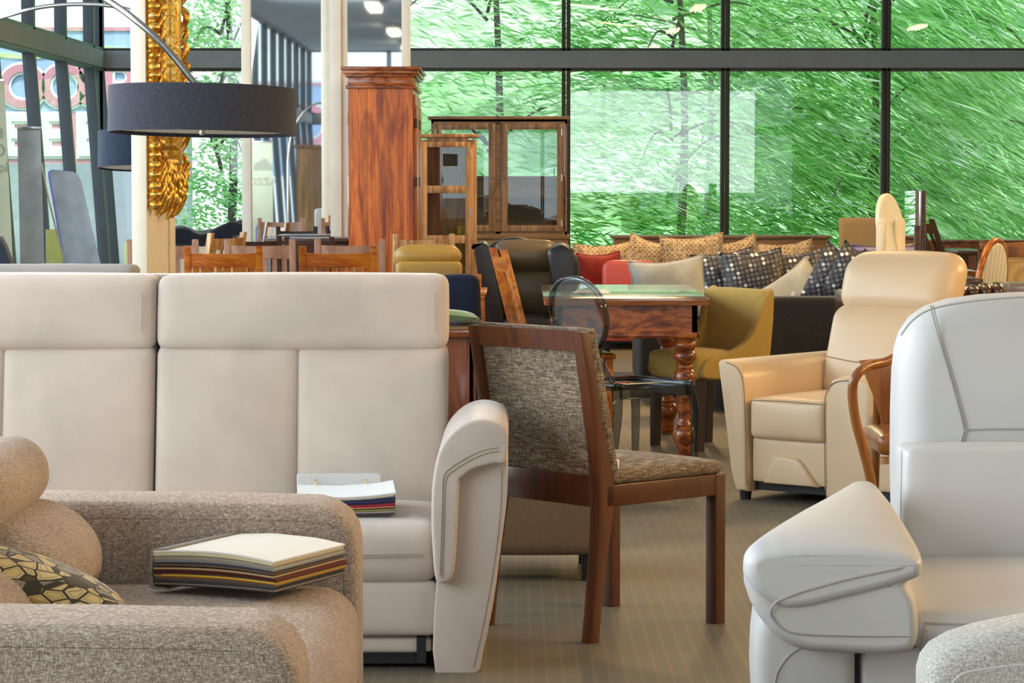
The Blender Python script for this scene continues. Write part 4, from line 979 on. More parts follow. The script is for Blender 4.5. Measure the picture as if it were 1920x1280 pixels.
# ---------------------------------------------------------------- bentwood armchair behind the white sofa
YA = 9.6
bw = thing('armchair', 'cherry bentwood armchair, its curved arm showing left of the white sofa back', 'armchair', (HX(1700, YA), YA, 0))
def aq(px, py, dy=0.0): return (HX(px, YA), YA + dy, HZ(py, YA))
arm = bez([aq(1760, 668, 0.25), aq(1700, 672, 0.15), aq(1668, 681, 0.08), aq(1630, 688, 0.03), aq(1606, 706), aq(1600, 735), aq(1606, 785), aq(1622, 845), aq(1636, 900), aq(1643, 960)], 8)
arm.append(Vector((HX(1648, YA), YA, 0.0)))
obj('arm_leg', G().tube(arm, [0.017] * (len(arm) - 1) + [0.013], 12), MT['bentw'], bw, world=True)
obj('arm_leg', G().tube([(p.x + 0.52, p.y, p.z) for p in arm[20:]], 0.017, 12), MT['bentw'], bw, world=True)
obj('seat', G().soft(HX(1650, YA), HX(1650, YA) + 0.46, YA - 0.02, YA + 0.46, 0.36, 0.43, 0.025, (0, 0, 0.02), 10), MT['bentw'], bw, world=True)
obj('back_splat', G().prism([aq(1640, 690)[::2], aq(1672, 770)[::2], aq(1690, 830)[::2], aq(1800, 830)[::2], aq(1790, 690)[::2], aq(1720, 683)[::2]], YA + 0.40, YA + 0.425, 0.006), MT['bentw'], bw, world=True)
for x in (0.05, 0.42): obj('leg', G().tube([(HX(1650, YA) + x, YA + 0.42, 0.60), (HX(1650, YA) + x, YA + 0.44, 0.36), (HX(1650, YA) + x, YA + 0.50, 0)], 0.015, 10), MT['bentw'], bw, world=True)
obj('seat_slip', G().box(HX(1655, YA), HX(1655, YA) + 0.4, YA + 0.0, YA + 0.02, 0.33, 0.355), MT['lightz'], bw, world=True)

# ---------------------------------------------------------------- ottoman behind the tweed chair
YO = YF(1090)
ot = thing('bench', 'taupe upholstered bench on black feet, behind the walnut dining chair', 'bench', (0.02, YO + 0.25, 0))
obj('upholstered_body', G().soft(HX(840, YO), HX(1146, YO), YO, YO + 0.5, 0.085, 0.375, 0.03, (0, 0.006, 0.01), 12), MT['ottom'], ot, world=True)
for x in (HX(850, YO), HX(1092, YO)):
    for y in (YO + 0.02, YO + 0.42): obj('foot', G().box(x, x + 0.035, y, y + 0.035, 0, 0.09), MT['black'], ot, world=True)

# ---------------------------------------------------------------- arc lamp
YL = 8.85
lampx, zb, ztp = HX(381.5, YL), HZ(251, YL), HZ(165, YL)
la_ = thing('arc_lamp', 'steel arc floor lamp with a wide charcoal drum shade, over the light grey sofa', 'lamp', (-2.45, 9.25, 0))
def drum(g, r, z0, z1, th=0.004, seg=64):
    b = bmesh.new()
    R0 = [[b.verts.new((rr * math.cos(2 * PI * k / seg), rr * math.sin(2 * PI * k / seg), z)) for k in range(seg)] for rr, z in ((r, z0), (r, z1), (r - th, z1), (r - th, z0))]
    for i in range(4):
        A, B = R0[i], R0[(i + 1) % 4]
        for k in range(seg): b.faces.new((A[k], A[(k + 1) % seg], B[(k + 1) % seg], B[k]))
    return b
ML = Matrix.Translation((lampx, YL, (zb + ztp) / 2)) @ Matrix.Rotation(R(0.9), 4, 'Y') @ Matrix.Rotation(R(-1.6), 4, 'X')
rad, hh_ = (HX(557, YL) - HX(206, YL)) / 2, (ztp - zb)
g = G(); g._add(drum(g, rad, -hh_ / 2, hh_ / 2), ML)
shd = obj('lamp_shade', g, MT['shade'], la_, world=True)
obj('diffuser', G().lathe([(0.001, -hh_ / 2 + 0.012), (rad - 0.006, -hh_ / 2 + 0.012), (rad - 0.006, -hh_ / 2 + 0.016), (0.001, -hh_ / 2 + 0.016)], 64, ML), MT['shadein'], shd, world=True)
obj('finial', G().lathe([(0.007, -hh_ / 2 - 0.004), (0.009, -hh_ / 2 + 0.002), (0.009, -hh_ / 2 + 0.012)], 16, ML), MT['chrome'], shd, world=True)
pole = bez([at(372, 166, YL), at(352, 140, YL), at(318, 98, YL), at(262, 44, YL), at(190, -6, YL + 0.05), at(60, -70, YL + 0.1), at(-120, -120, YL + 0.2), (-2.2, 9.15, 2.12), (-2.42, 9.22, 1.85), (-2.48, 9.25, 1.5)], 6) + [Vector((-2.48, 9.25, 0.8)), Vector((-2.48, 9.25, 0.05))]
pole = [Vector((lampx, YL, (zb + ztp) / 2))] + pole
obj('pole', G().tube(pole, 0.0105, 12), MT['chrome'], la_, world=True)
obj('base', G().lathe([(0.16, 0), (0.165, 0.01), (0.16, 0.04), (0.02, 0.055)], 32, Matrix.Translation((-2.48, 9.25, 0))), MT['chrome'], la_, world=True)

YL2 = 17.6
l2 = thing('arc_lamp', 'arc floor lamp with a navy drum shade, half hidden behind the cream partition', 'lamp', (-3.0, 17.6, 0))
cx2 = HX(262, YL2); z20, z21 = HZ(316, YL2), HZ(247, YL2)
M2 = Matrix.Translation((cx2, YL2, (z20 + z21) / 2)) @ Matrix.Rotation(R(-4.5), 4, 'X')
g = G(); g._add(drum(g, HX(262, YL2) - HX(186, YL2), -(z21 - z20) / 2, (z21 - z20) / 2), M2)
sh2 = obj('lamp_shade', g, MT['navyshade'], l2, world=True)
obj('diffuser', G().lathe([(0.001, -(z21 - z20) / 2 + 0.01), (HX(262, YL2) - HX(187, YL2), -(z21 - z20) / 2 + 0.01), (HX(262, YL2) - HX(187, YL2), -(z21 - z20) / 2 + 0.014), (0.001, -(z21 - z20) / 2 + 0.014)], 48, M2), MT['shadein'], sh2, world=True)
pl2 = [Vector((cx2, YL2, (z20 + z21) / 2)), Vector((cx2 + 0.04, YL2, z21 + 0.1))] + bez([at(330, 70, YL2), at(290, 35, YL2), at(240, 18, YL2), at(200, 10, YL2), at(140, 8, YL2), at(80, 13, YL2), at(30, 25, YL2), at(-20, 42, YL2 + .05), at(-100, 90, YL2 + .1), at(-140, 160, YL2 + .1)], 6)
pl2 += [Vector((pl2[-1].x, YL2 + 0.1, 0.9)), Vector((pl2[-1].x, YL2 + 0.1, 0.04))]
obj('pole', G().tube(pl2, 0.013, 12), MT['chrome'], l2, world=True)
obj('base', G().lathe([(0.15, 0), (0.15, 0.03), (0.02, 0.045)], 32, Matrix.Translation((pl2[-1].x, YL2 + 0.1, 0))), MT['chrome'], l2, world=True)

# ---------------------------------------------------------------- small table, blue velvet armchair and cushion beyond the sofa end
YE = 10.9
et = thing('side_table', 'polished dark wood side table behind the right end of the light grey sofa', 'table', (HX(800, YE), YE + 0.3, 0))
ex1 = HX(904, YE); ez = HZ(617, YE)
obj('table_top', G().prism([(ex1 - 0.9, ez), (ex1 - 0.008, ez), (ex1, ez - 0.008), (ex1 - 0.004, ez - 0.02), (ex1 - 0.02, ez - 0.032), (ex1 - 0.9, ez - 0.032)], YE, YE + 0.75, 0.004), MT['roset'], et, world=True)
for a, b in ((HX(792, YE), HX(888, YE)), (ex1 - 0.88, ex1 - 0.80)):
    obj('leg_panel', G().box(a, b, YE + 0.03, YE + 0.06, 0, ez - 0.03, 0.003).box(b - 0.02, b, YE + 0.03, YE + 0.70, 0, ez - 0.03, 0.003), MT['roseb'], et, world=True, ang=30)
YV = 13.3
va = thing('armchair', 'dark navy velvet armchair beyond the right end of the light grey sofa', 'armchair', (HX(850, YV), YV + 0.3, 0))
obj('backrest', G().soft(HX(760, YV), HX(903, YV), YV, YV + 0.16, 0.40, HZ(514, YV), 0.05, (0, 0.01, 0.0), 12, fn=lambda v: Vector((v.x + (v.z - 0.6) * -0.04, v.y, v.z - 0.03 * max(0, (HX(850, YV) - v.x)) * 4))), MT['navy'], va, world=True)
obj('seat', G().soft(HX(770, YV - 0.4), HX(917, YV - 0.4), YV - 0.4, YV + 0.15, 0.10, HZ(652, YV - 0.4), 0.05, (0, 0.01, 0.012), 12), MT['navy'], va, world=True)
for x in (-0.30, -0.12):
    for y in (YV - 0.36, YV + 0.1): obj('foot', G().box(x, x + 0.04, y, y + 0.04, 0, 0.105), MT['black'], va, world=True)
gp_ = thing('throw_pillow', 'green velvet cushion with a blue edge, lying on the dark side table', 'pillow', (HX(850, 11.3), 11.3, ez))
obj('pillow_body', G().pillow(0.24, 0.26, 0.05, 12, seed=4, M=Matrix.Translation((-0.01, 0.0, 0.034)) @ Matrix.Rotation(R(6), 4, 'Y') @ Matrix.Rotation(R(86), 4, 'X')), MT['greenv'], gp_)
YH2 = 14.6
ht = thing('side_table', 'honey coloured wooden table with a moulded edge, behind the navy velvet armchair', 'table', (HX(850, YH2), YH2 + 0.3, 0))
hx1, hz_ = HX(912, YH2), HZ(547, YH2)
obj('table_top', G().box(hx1 - 0.55, hx1, YH2, YH2 + 0.6, hz_ - 0.018, hz_, 0.005).box(hx1 - 0.54, hx1 - 0.012, YH2 + 0.01, YH2 + 0.59, hz_ - 0.04, hz_ - 0.018, 0.006), MT['orangez'], ht, world=True)
obj('back_panel', G().box(hx1 - 0.5, hx1 - 0.03, YH2 + 0.30, YH2 + 0.33, hz_, HZ(525, YH2) + 0.02), MT['orangez'], ht, world=True)
for x in (hx1 - 0.52, hx1 - 0.045):
    for y in (YH2 + 0.02, YH2 + 0.53): obj('leg', G().box(x, x + 0.032, y, y + 0.04, 0, hz_ - 0.03), MT['orangez'], ht, world=True)
obj('shelf', G().box(hx1 - 0.5, hx1 - 0.03, YH2 + 0.03, YH2 + 0.56, 0.36, 0.385), MT['orangez'], ht, world=True)
bk = thing('storage_box', 'pale teal glass box on the shelf of the honey coloured table', 'box', (HX(912, YH2 - .05), YH2 - 0.1, 0))
bk.location = (0, 0, 0); MINV[bk.name] = Matrix.Identity(4)
o = center(obj('glass_side_table', G().box(HX(890, 14.2), HX(945, 14.2), 14.1, 14.4, HZ(624, 14.2), HZ(617, 14.2), 0.003).box(HX(890, 14.2), HX(945, 14.2), 14.1, 14.4, HZ(642, 14.2), HZ(636, 14.2), 0.003).box(HX(892, 14.2), HX(896, 14.2), 14.12, 14.14, 0, HZ(620, 14.2)).box(HX(938, 14.2), HX(942, 14.2), 14.12, 14.14, 0, HZ(620, 14.2)), plain('teal_glass', '#8fb6bb', 0.15)))
tag(o, 'low teal glass side table between the navy armchair and the leaning slatted chair', 'table')
bpy.data.objects.remove(bk)
# ================================================================ SLATTED CHAIRS
def make_slat_chair(name, label, mat, group=None, n=7, h=0.95, w=0.42, rake=0.09):
    t = thing(name, label, 'chair', (0, 0, 0), 0, group); d = 0.20
    yb = lambda z: -d - rake * max(0, (z - 0.45) / 0.5)
    for s in (-1, 1):
        zs_ = [0, 0.45, h]
        obj('leg', G().prism([(yb(z) - 0.018, z) for z in zs_] + [(yb(z) + 0.018, z) for z in reversed(zs_)], s * w / 2 - 0.0175, s * w / 2 + 0.0175, 0.003, 2, axis='x'), mat, t, ang=30)
        obj('leg', G().box(s * w / 2 - 0.0175, s * w / 2 + 0.0175, d - 0.035, d, 0, 0.44, 0.003), mat, t, ang=30)
        obj('stretcher', G().box(s * w / 2 - 0.008, s * w / 2 + 0.008, -d, d - 0.02, 0.16, 0.19), mat, t)
    # curved top rail
    b = bmesh.new(); N = 12; rows = []
    for i in range(N + 1):
        u = i / N * 2 - 1; x = u * (w / 2 - 0.01); cv = -0.022 * (1 - u * u); sag = -0.005 * (1 - u * u)
        zt_, zb_ = h - 0.035 + sag, h - 0.115 + 0.006 * (1 - u * u)
        rows.append([b.verts.new((x, yb(z) + cv + e, z)) for z, e in ((zt_, -0.010), (zt_, 0.010), (zb_, 0.010), (zb_, -0.010))])
    for A, B in zip(rows, rows[1:]):
        for k in range(4): b.faces.new((A[k], A[(k + 1) % 4], B[(k + 1) % 4], B[k]))
    b.faces.new(rows[0]); b.faces.new(rows[-1][::-1]); bmesh.ops.recalc_face_normals(b, faces=b.faces)
    g = G(); g._add(b); obj('top_rail', g, mat, t, ang=30)
    obj('lower_rail', G().box(-w / 2, w / 2, yb(0.55) - 0.01, yb(0.55) + 0.01, 0.53, 0.57), mat, t)
    for k in range(n):
        u = (k + 0.5) / n * 2 - 1; x = u * (w / 2 - 0.02); cv = -0.022 * (1 - u * u)
        obj('slat', G().prism([(yb(0.55) - 0.006, 0.55), (yb(h - .1) + cv - 0.006, h - 0.10), (yb(h - .1) + cv + 0.006, h - 0.10), (yb(0.55) + 0.006, 0.55)], x - 0.014, x + 0.014, axis='x'), mat, t)
    obj('seat', G().box(-w / 2 - 0.01, w / 2 + 0.01, -d - 0.005, d + 0.015, 0.44, 0.465, 0.006), mat, t)
    return t
Yc = 14.4
def chx(a, b, Y): return (HX(a, Y) + HX(b, Y)) / 2
hA = HZ(461, Yc)
c1 = make_slat_chair('slatted_chair', 'honey slatted chair behind the grey sofa, left one, nearest the cream partition', MT['orangez'], 'honey slatted chairs', w=HX(494, Yc) - HX(347, Yc) - 0.035, h=hA, n=8)
c1.location = (chx(347, 494, Yc), Yc + 0.25, 0)
dup(c1, (chx(561, 708, Yc), Yc + 0.28, 0), 0, 'honey slatted chair behind the grey sofa, right one, in front of the tall red-brown wardrobe')
Yd = 16.0
c2 = make_slat_chair('slatted_chair', 'dull reddish slatted chair between the two honey chairs, one row further back', MT['palez'], 'reddish slatted chairs', w=HX(555, Yd) - HX(422, Yd) - 0.035, h=HZ(448, Yd), n=6)
c2.location = (chx(422, 555, Yd), Yd + 0.25, 0)
dup(c2, (chx(590, 722, Yd), Yd + 0.30, 0), 0, 'dull reddish slatted chair standing in front of the red-brown wardrobe')
dup(c2, (chx(243, 375, Yd), Yd + 0.20, 0), 0, 'dull reddish slatted chair half hidden by the cream partition')
Yc3 = 20.0
c3 = make_slat_chair('slatted_chair', 'brown slatted chair seen in front of the dark cabinet under the middle mirror', MT['darkw'], 'dark slatted chairs', w=0.29, h=HZ(441, 18.4), n=5)
c3.location = (chx(470, 500, 18.4), 18.6, 0)
dup(c3, (chx(560, 600, 18.0) , 18.3, 0), 0, 'dark slatted chair below the navy armchair reflected in the middle mirror')
c4 = make_slat_chair('slatted_chair', 'pale wooden chair turned sideways, beside the cream partition', MT['lightz'], 'pale slatted chairs', w=0.36, h=HZ(436, 18.0), n=5)
c4.location = (HX(352, 18.0), 18.2, 0); c4.rotation_euler = (0, 0, R(60))
dup(c4, (HX(782, 17.5), 17.9, 0), R(8), 'pale wooden chair in front of the narrow glass cabinet')
# leaning tall slatted chair seen from its side, beside the wing chair
Y5 = 13.4
c5 = make_slat_chair('slatted_chair', 'tall rosewood slatted chair seen from its side, in front of the black wing chair', MT['orangez'], None, w=0.40, h=HZ(468, Y5), n=5, rake=0.13)
c5.location = (HX(985, Y5) + 0.20, Y5 + 0.25, 0); c5.rotation_euler = (0, 0, R(-82))
o = center(obj('fabric_scrap', G().pillow(0.11, 0.10, 0.02, 8, seed=9, M=Matrix.Translation((HX(988, Y5 - 0.1), Y5 + 0.15, 0.485)) @ Matrix.Rotation(R(80), 4, 'X')), MT['redv']))
tag(o, 'small red cloth scrap lying on the seat of the tall rosewood slatted chair', 'cloth')

# ---------------------------------------------------------------- dark tall-backed chairs, far right
Y6 = 20.0
c6 = make_slat_chair('slatted_chair', 'dark tall-backed chair seen from its side, leftmost of three under the right window', MT['darkw'], 'dark tall-backed chairs', w=0.40, h=HZ(415, Y6), n=4, rake=0.20)
c6.location = (HX(1775, Y6), Y6 + 0.2, 0); c6.rotation_euler = (0, 0, R(-68))
dup(c6, (HX(1796, Y6 + .65), Y6 + 0.85, 0), R(-68), 'dark tall-backed chair seen from its side, middle one of three under the right window')
dup(c6, (HX(1817, Y6 + 1.3), Y6 + 1.5, 0), R(-68), 'dark tall-backed chair seen from its side, rightmost of three under the right window')

# ================================================================ CREAM PARTITION WITH THE GILDED MIRROR
YP = 13.0
px0, px1 = HX(248, YP), HX(276, YP)
yp1 = 960 and px1 * F / (HX(325, 100) / 100 * F)          # depth at which the side ends at pixel 325
p_ = thing('partition', 'cream painted partition panel carrying the gilded mirror, left of the picture', 'partition', ((px0 + px1) / 2, (YP + yp1) / 2, 0))
obj('panel', G().box(px0, px1, YP, yp1, 0, 3.6, 0.004), MT['cream'], p_, world=True, ang=30)
obj('edge_strip', G().box(px1, px1 + 0.012, yp1 - 0.20, yp1, 0, 3.6, 0.003), MT['cream'], p_, world=True, ang=30)
gm = thing('wall_mirror', 'large carved gilded mirror hanging on the side of the cream partition', 'mirror', (px1, (YP + yp1) / 2, HZ(400, YP)))
zb_, zt_ = HZ(398, YP), 3.3
fx = px1 + 0.060
y0m, y1m = YP + 0.03, yp1 - 0.02
obj('mirror_plate', G().box(px1 + 0.004, px1 + 0.030, y0m + 0.05, y1m - 0.05, zb_ + 0.12, zt_ - 0.05), MT['mirror'], gm, world=True, ang=30)
def carve(g, seed, y0, y1, z0, z1, x0, x1, n):
    rnd = random.Random(seed)
    for _ in range(n):
        y, z = rnd.uniform(y0, y1), rnd.uniform(z0, z1); a = rnd.uniform(-0.9, 0.9); L = rnd.uniform(0.05, 0.09)
        g.tube(bez([(x0, y - 0.02, z - L), (x1, y, z - L * 0.3), (x1 + 0.012, y + 0.02 * a, z + L * 0.3), (x0, y + 0.035 * a, z + L)], 4), [0.006, 0.010, 0.013, 0.015, 0.016, 0.016, 0.015, 0.014, 0.012, 0.010, 0.008, 0.006, 0.004], 8)
g = G().box(px1 + 0.002, fx - 0.02, y0m, y0m + 0.16, zb_ + 0.03, zt_, 0.01)
z = zb_ + 0.035; k = 0
while z < zt_:                                              # scalloped outer edge
    hgt = (0.042, 0.034, 0.046, 0.038)[k % 4]
    g.ball((px1 + 0.030, y0m + 0.012, z), 0.034, 0.030, hgt * 0.62, u=14, v=8); z += hgt * 1.16; k += 1
carve(g, 3, y0m + 0.04, y0m + 0.14, zb_ + 0.05, zt_, fx - 0.03, fx - 0.004, 70)
obj('carved_frame', g, MT['gold'], gm, world=True, ang=70)
g = G().box(px1 + 0.002, fx - 0.01, y1m - 0.16, y1m, zb_ + 0.05, zt_, 0.01).box(px1 + 0.02, fx + 0.012, y1m - 0.30, y1m - 0.17, zb_ + 0.1, zt_, 0.012)
carve(g, 5, y1m - 0.12, y1m + 0.0, zb_ + 0.1, zt_, fx - 0.02, fx + 0.012, 60)
obj('carved_frame', g, MT['gold'], gm, world=True, ang=70)
g = G().box(px1 + 0.002, fx - 0.01, y0m + 0.05, y1m - 0.02, zb_ + 0.04, zb_ + 0.20, 0.015)
carve(g, 8, y0m + 0.10, y1m - 0.03, zb_ + 0.03, zb_ + 0.20, fx - 0.02, fx + 0.006, 46)
for i in range(9): g.ball((fx - 0.002, y0m + 0.25 + i * 0.055, zb_ + 0.235), 0.014, 0.020, 0.022, u=10, v=8)
obj('carved_crest', g, MT['gold'], gm, world=True, ang=70)

# ================================================================ MIRRORED CABINET (cream posts, two mirrors)
YM = 20.0
mc = thing('mirror_cabinet', 'tall cream framed screen with mirror panels, between the gilded mirror and the red-brown wardrobe', 'mirror', (HX(610, YM), YM, 0))
zc0 = 0.0
def post(a, b, y0=YM - 0.04, y1=YM + 0.04, name='post'):
    obj(name, G().box(HX(a, y0), HX(b, y0), y0, y1, 0, 3.55, 0.004), MT['cream'], mc, world=True, ang=30)
post(454.5, 472); post(620, 641); post(754, 770)
obj('post', G().box(HX(641, YM), HX(653, YM), YM - 0.01, YM + 0.5, 0, 3.55, 0.003), MT['cream'], mc, world=True, ang=30)
obj('mirror_panel', G().box(HX(472, YM), HX(621, YM), YM - 0.002, YM + 0.012, 0.3, 3.5), MT['mirror'], mc, world=True, ang=30)
obj('mirror_panel', G().box(HX(652, YM), HX(755, YM), YM - 0.002, YM + 0.012, 0.3, 3.5), MT['mirror'], mc, world=True, ang=30)
dc = thing('sideboard', 'dark brown low cabinet in front of the middle mirror', 'cabinet', (HX(560, 19.3), 19.5, 0))
dz1 = HZ(447, 19.2)
obj('top', G().box(HX(494, 19.2), HX(652, 19.2), 19.2, 19.8, dz1 - 0.03, dz1, 0.004), MT['darkw'], dc, world=True)
obj('body', G().box(HX(497, 19.2), HX(650, 19.2), 19.23, 19.78, 0, dz1 - 0.03, 0.004), MT['darkw'], dc, world=True)
for i in range(2): obj('door', G().box(HX(499 + i * 76, 19.2), HX(572 + i * 76, 19.2), 19.215, 19.23, 0.08, dz1 - 0.05, 0.003), MT['darkw'], dc, world=True)

# ---------------------------------------------------------------- things the middle mirror shows (they stand behind or beside the camera)
def real(px, py, Yv):                   # a point seen in the flat mirror at distance Yv
    p = at(px, py, Yv); return Vector((p.x, 2 * YM - Yv, p.z))
a, b = real(555, 275, 44), real(632, 445, 44)
mw = thing('wardrobe', 'plain brown wardrobe reflected in the middle mirror', 'wardrobe', ((a.x + b.x) / 2, a.y - 0.3, 0))
obj('body', G().box(a.x, b.x, a.y - 0.55, a.y, 0, a.z, 0.004), MT['sheez'], mw, world=True, ang=30)
obj('cornice', G().box(a.x - 0.03, b.x + 0.03, a.y - 0.57, a.y + 0.03, a.z - 0.02, a.z + 0.03, 0.008), MT['sheez'], mw, world=True)
obj('pale_plank', G().box(a.x + 0.02, (a.x * 0.6 + b.x * 0.4), a.y, a.y + 0.006, 0.02, a.z - 0.03), MT['lightz'], mw, world=True)
a = real(478, 267, 38); b = real(512, 430, 38)
rb = thing('rollup_banner', 'sage green roll-up banner reflected in the middle mirror', 'banner', ((a.x + b.x) / 2, a.y, 0))
obj('sheet', G().box(a.x - 0.05, b.x, a.y - 0.01, a.y, 0.06, a.z), MT['bannerc'], rb, world=True)
obj('rail', G().box(a.x - 0.05, b.x, a.y - 0.015, a.y + 0.01, a.z, a.z + 0.02, 0.004), MT['chrome'], rb, world=True)
obj('base', G().box(a.x - 0.07, b.x + 0.02, a.y - 0.10, a.y + 0.08, 0, 0.06, 0.01), MT['chrome'], rb, world=True)
greyt = plain('grey_print', '#9a9b88', 0.7)
p = real(495, 341, 38)
text_part('AZZO', 0.14, (p.x - rb.location.x - 0.02, 0.004, p.z), (PI / 2, 0, PI), greyt, rb, 'printed_text', 0.001, 0)
p = real(495, 310, 38)
obj('printed_emblem', G().prism([(p.x - 0.14, p.z - 0.07), (p.x + 0.12, p.z - 0.07), (p.x + 0.12, p.z - 0.01), (p.x + 0.02, p.z + 0.10), (p.x - 0.14, p.z + 0.02)], a.y, a.y + 0.002), greyt, rb, world=True)
a = real(478, 418, 26); b = real(536, 470, 26)
nc = thing('armchair', 'slate blue armchair reflected in the middle mirror', 'armchair', ((a.x + b.x) / 2, a.y - 0.3, 0))
obj('backrest', G().soft(a.x, b.x, a.y - 0.16, a.y, 0.3, a.z, 0.05, n=10), MT['slate'], nc, world=True)
obj('seat', G().soft(a.x, b.x, a.y - 0.65, a.y - 0.05, 0.10, 0.44, 0.04, n=8), MT['slate'], nc, world=True)
for x in (a.x + 0.02, b.x - 0.06):
    for y in (a.y - 0.6, a.y - 0.08): obj('foot', G().box(x, x + 0.04, y, y + 0.04, 0, 0.11), MT['black'], nc, world=True)

# ================================================================ TALL RED-BROWN WARDROBE
YW1 = 18.4
wr1 = thing('wardrobe', 'tall polished red-brown wardrobe with a stepped cornice, its plain side facing the camera', 'wardrobe', (HX(714, YW1), 19.0, 0))
wx0, wx1 = HX(654, YW1), HX(775, YW1); wz = HZ(125, YW1); wy1 = YW1 + 1.25
obj('side_panel', G().box(wx0, wx1, YW1, wy1, 0.0, HZ(165, YW1)), MT['rosez'], wr1, world=True, ang=30)
g = G()
def corn(z0, z1, e): g.box(wx0 - e, wx1 + e, YW1 - e, wy1 + e, z0, z1, 0.004)
corn(HZ(166, YW1), HZ(160, YW1), 0.018); corn(HZ(160, YW1), HZ(144, YW1), 0.004); corn(HZ(144, YW1), HZ(139, YW1), 0.022); corn(HZ(139, YW1), HZ(131, YW1), 0.034); corn(HZ(131, YW1), HZ(125, YW1), 0.048)
obj('cornice', g, MT['rosex'], wr1, world=True, ang=30)
for a, b in ((YW1 + 0.05, YW1 + 0.61), (YW1 + 0.63, wy1 - 0.05)):
    d_ = obj('door', G().box(wx1, wx1 + 0.012, a, b, 0.25, HZ(176, YW1), 0.003).box(wx1 + 0.012, wx1 + 0.02, a + 0.06, b - 0.06, 0.32, HZ(176, YW1) - 0.07, 0.004), MT['rosez'], wr1, world=True)
    obj('hinge', G().box(wx1 + 0.008, wx1 + 0.026, a - 0.01, a + 0.004, HZ(240, YW1), HZ(222, YW1)).box(wx1 + 0.008, wx1 + 0.026, a - 0.01, a + 0.004, HZ(350, YW1), HZ(332, YW1)), MT['bark'], d_, world=True)

# ================================================================ NARROW GLASS CABINET
def glass_cab_door(parent, x0, x1, z0, z1, Y, st, mat, panes, knob=None, hinge=None):
    """framed door: stiles, rails between panes, one glass"""
    g = G().box(x0, x0 + st, Y - 0.012, Y + 0.012, z0, z1, 0.003).box(x1 - st, x1, Y - 0.012, Y + 0.012, z0, z1, 0.003)
    for a, b in panes: g.box(x0 + st, x1 - st, Y - 0.011, Y + 0.011, a, b, 0.002)
    d = obj('door', g, mat, parent, world=True, ang=30)
    obj('door_glass', G().box(x0 + st, x1 - st, Y - 0.002, Y + 0.002, z0, z1), MT['clear'], d, world=True)
    if knob: obj('knob', G().ball((knob[0], Y - 0.022, knob[1]), 0.012, 0.014, 0.012), MT['chrome'], d, world=True)
    if hinge:
        for z in hinge[1]: obj('hinge', G().box(hinge[0] - 0.004, hinge[0] + 0.004, Y - 0.016, Y - 0.010, z - 0.03, z + 0.03), MT['chrome'], d, world=True)
    return d
YN = 22.0
nz = lambda py: HZ(py, YN)
nx = lambda px: HX(px, YN)
nc_ = thing('display_cabinet', 'narrow light brown display cabinet with glass door, right of the red-brown wardrobe', 'cabinet', (nx(838), YN + 0.2, 0))
g = G().box(nx(784), nx(801), YN, YN + 0.40, 0, nz(262), 0.003).box(nx(878), nx(893), YN, YN + 0.40, 0, nz(262), 0.003)
g.box(nx(801), nx(878), YN, YN + 0.02, nz(275), nz(258)).box(nx(801), nx(878), YN + 0.38, YN + 0.40, 0, nz(262)).box(nx(801), nx(878), YN, YN + 0.4, 0, 0.12)
obj('body', g, MT['lightz'], nc_, world=True, ang=30)
obj('top', G().box(nx(781), nx(896), YN - 0.03, YN + 0.43, nz(258), nz(251), 0.005), MT['lightz'], nc_, world=True)
for py in (355, 446, 530): obj('shelf', G().box(nx(801), nx(878), YN + 0.03, YN + 0.38, nz(py + 3), nz(py - 3)), MT['sheex'], nc_, world=True)
glass_cab_door(nc_, nx(790), nx(884), 0.13, nz(266), YN - 0.014, nx(801) - nx(790), MT['lightz'], [(nz(276), nz(266)), (nz(362), nz(348)), (nz(456), nz(441)), (nz(552), nz(538)), (0.13, 0.2)], None, (nx(882), [nz(286), nz(398), nz(502)]))
o = center(obj('cardboard_box', G().box(nx(856), nx(874), YN + 0.08, YN + 0.2, nz(442), nz(424), 0.003), plain('yellow_card', '#d9b94a', 0.7)))
tag(o, 'small yellow box on a shelf inside the narrow display cabinet', 'box')

# ================================================================ WIDE GLASS HUTCH
YG = 25.0
hx, hz2 = (lambda px: HX(px, YG)), (lambda py: HZ(py, YG))
hu = thing('display_cabinet', 'wide brown display hutch with two glazed doors, in front of the back windows', 'cabinet', (hx(937), YG + 0.2, 0))
g = G().box(hx(809), hx(813), YG, YG + 0.42, hz2(440), hz2(226)).box(hx(1059), hx(1063), YG, YG + 0.42, hz2(440), hz2(226)).box(hx(813), hx(1059), YG + 0.40, YG + 0.42, hz2(440), hz2(330))
g.box(hx(809), hx(1063), YG, YG + 0.03, hz2(232), hz2(224)).box(hx(929), hx(939), YG, YG + 0.03, hz2(438), hz2(230)).box(hx(809), hx(1063), YG, YG + 0.42, hz2(440), hz2(434)).box(hx(809), hx(1063), YG, YG + 0.42, hz2(228), hz2(223))
obj('upper_body', g, MT['sheex'], hu, world=True, ang=30)
obj('top', G().box(hx(803), hx(1068), YG - 0.04, YG + 0.45, hz2(224), hz2(218), 0.005), MT['sheex'], hu, world=True)
obj('base_body', G().box(hx(807), hx(1066), YG - 0.03, YG + 0.45, 0, hz2(448)), MT['sheex'], hu, world=True)
obj('base_top', G().box(hx(803), hx(1069), YG - 0.05, YG + 0.47, hz2(448), hz2(440), 0.005), MT['sheex'], hu, world=True)
for i, (a, b) in enumerate(((812, 935), (938, 1062))): obj('drawer', G().box(hx(a), hx(b), YG - 0.045, YG - 0.03, hz2(492), hz2(456), 0.004), MT['sheex'], hu, world=True)
obj('shelf', G().box(hx(813), hx(1059), YG + 0.03, YG + 0.40, hz2(370), hz2(365)), MT['sheex'], hu, world=True)
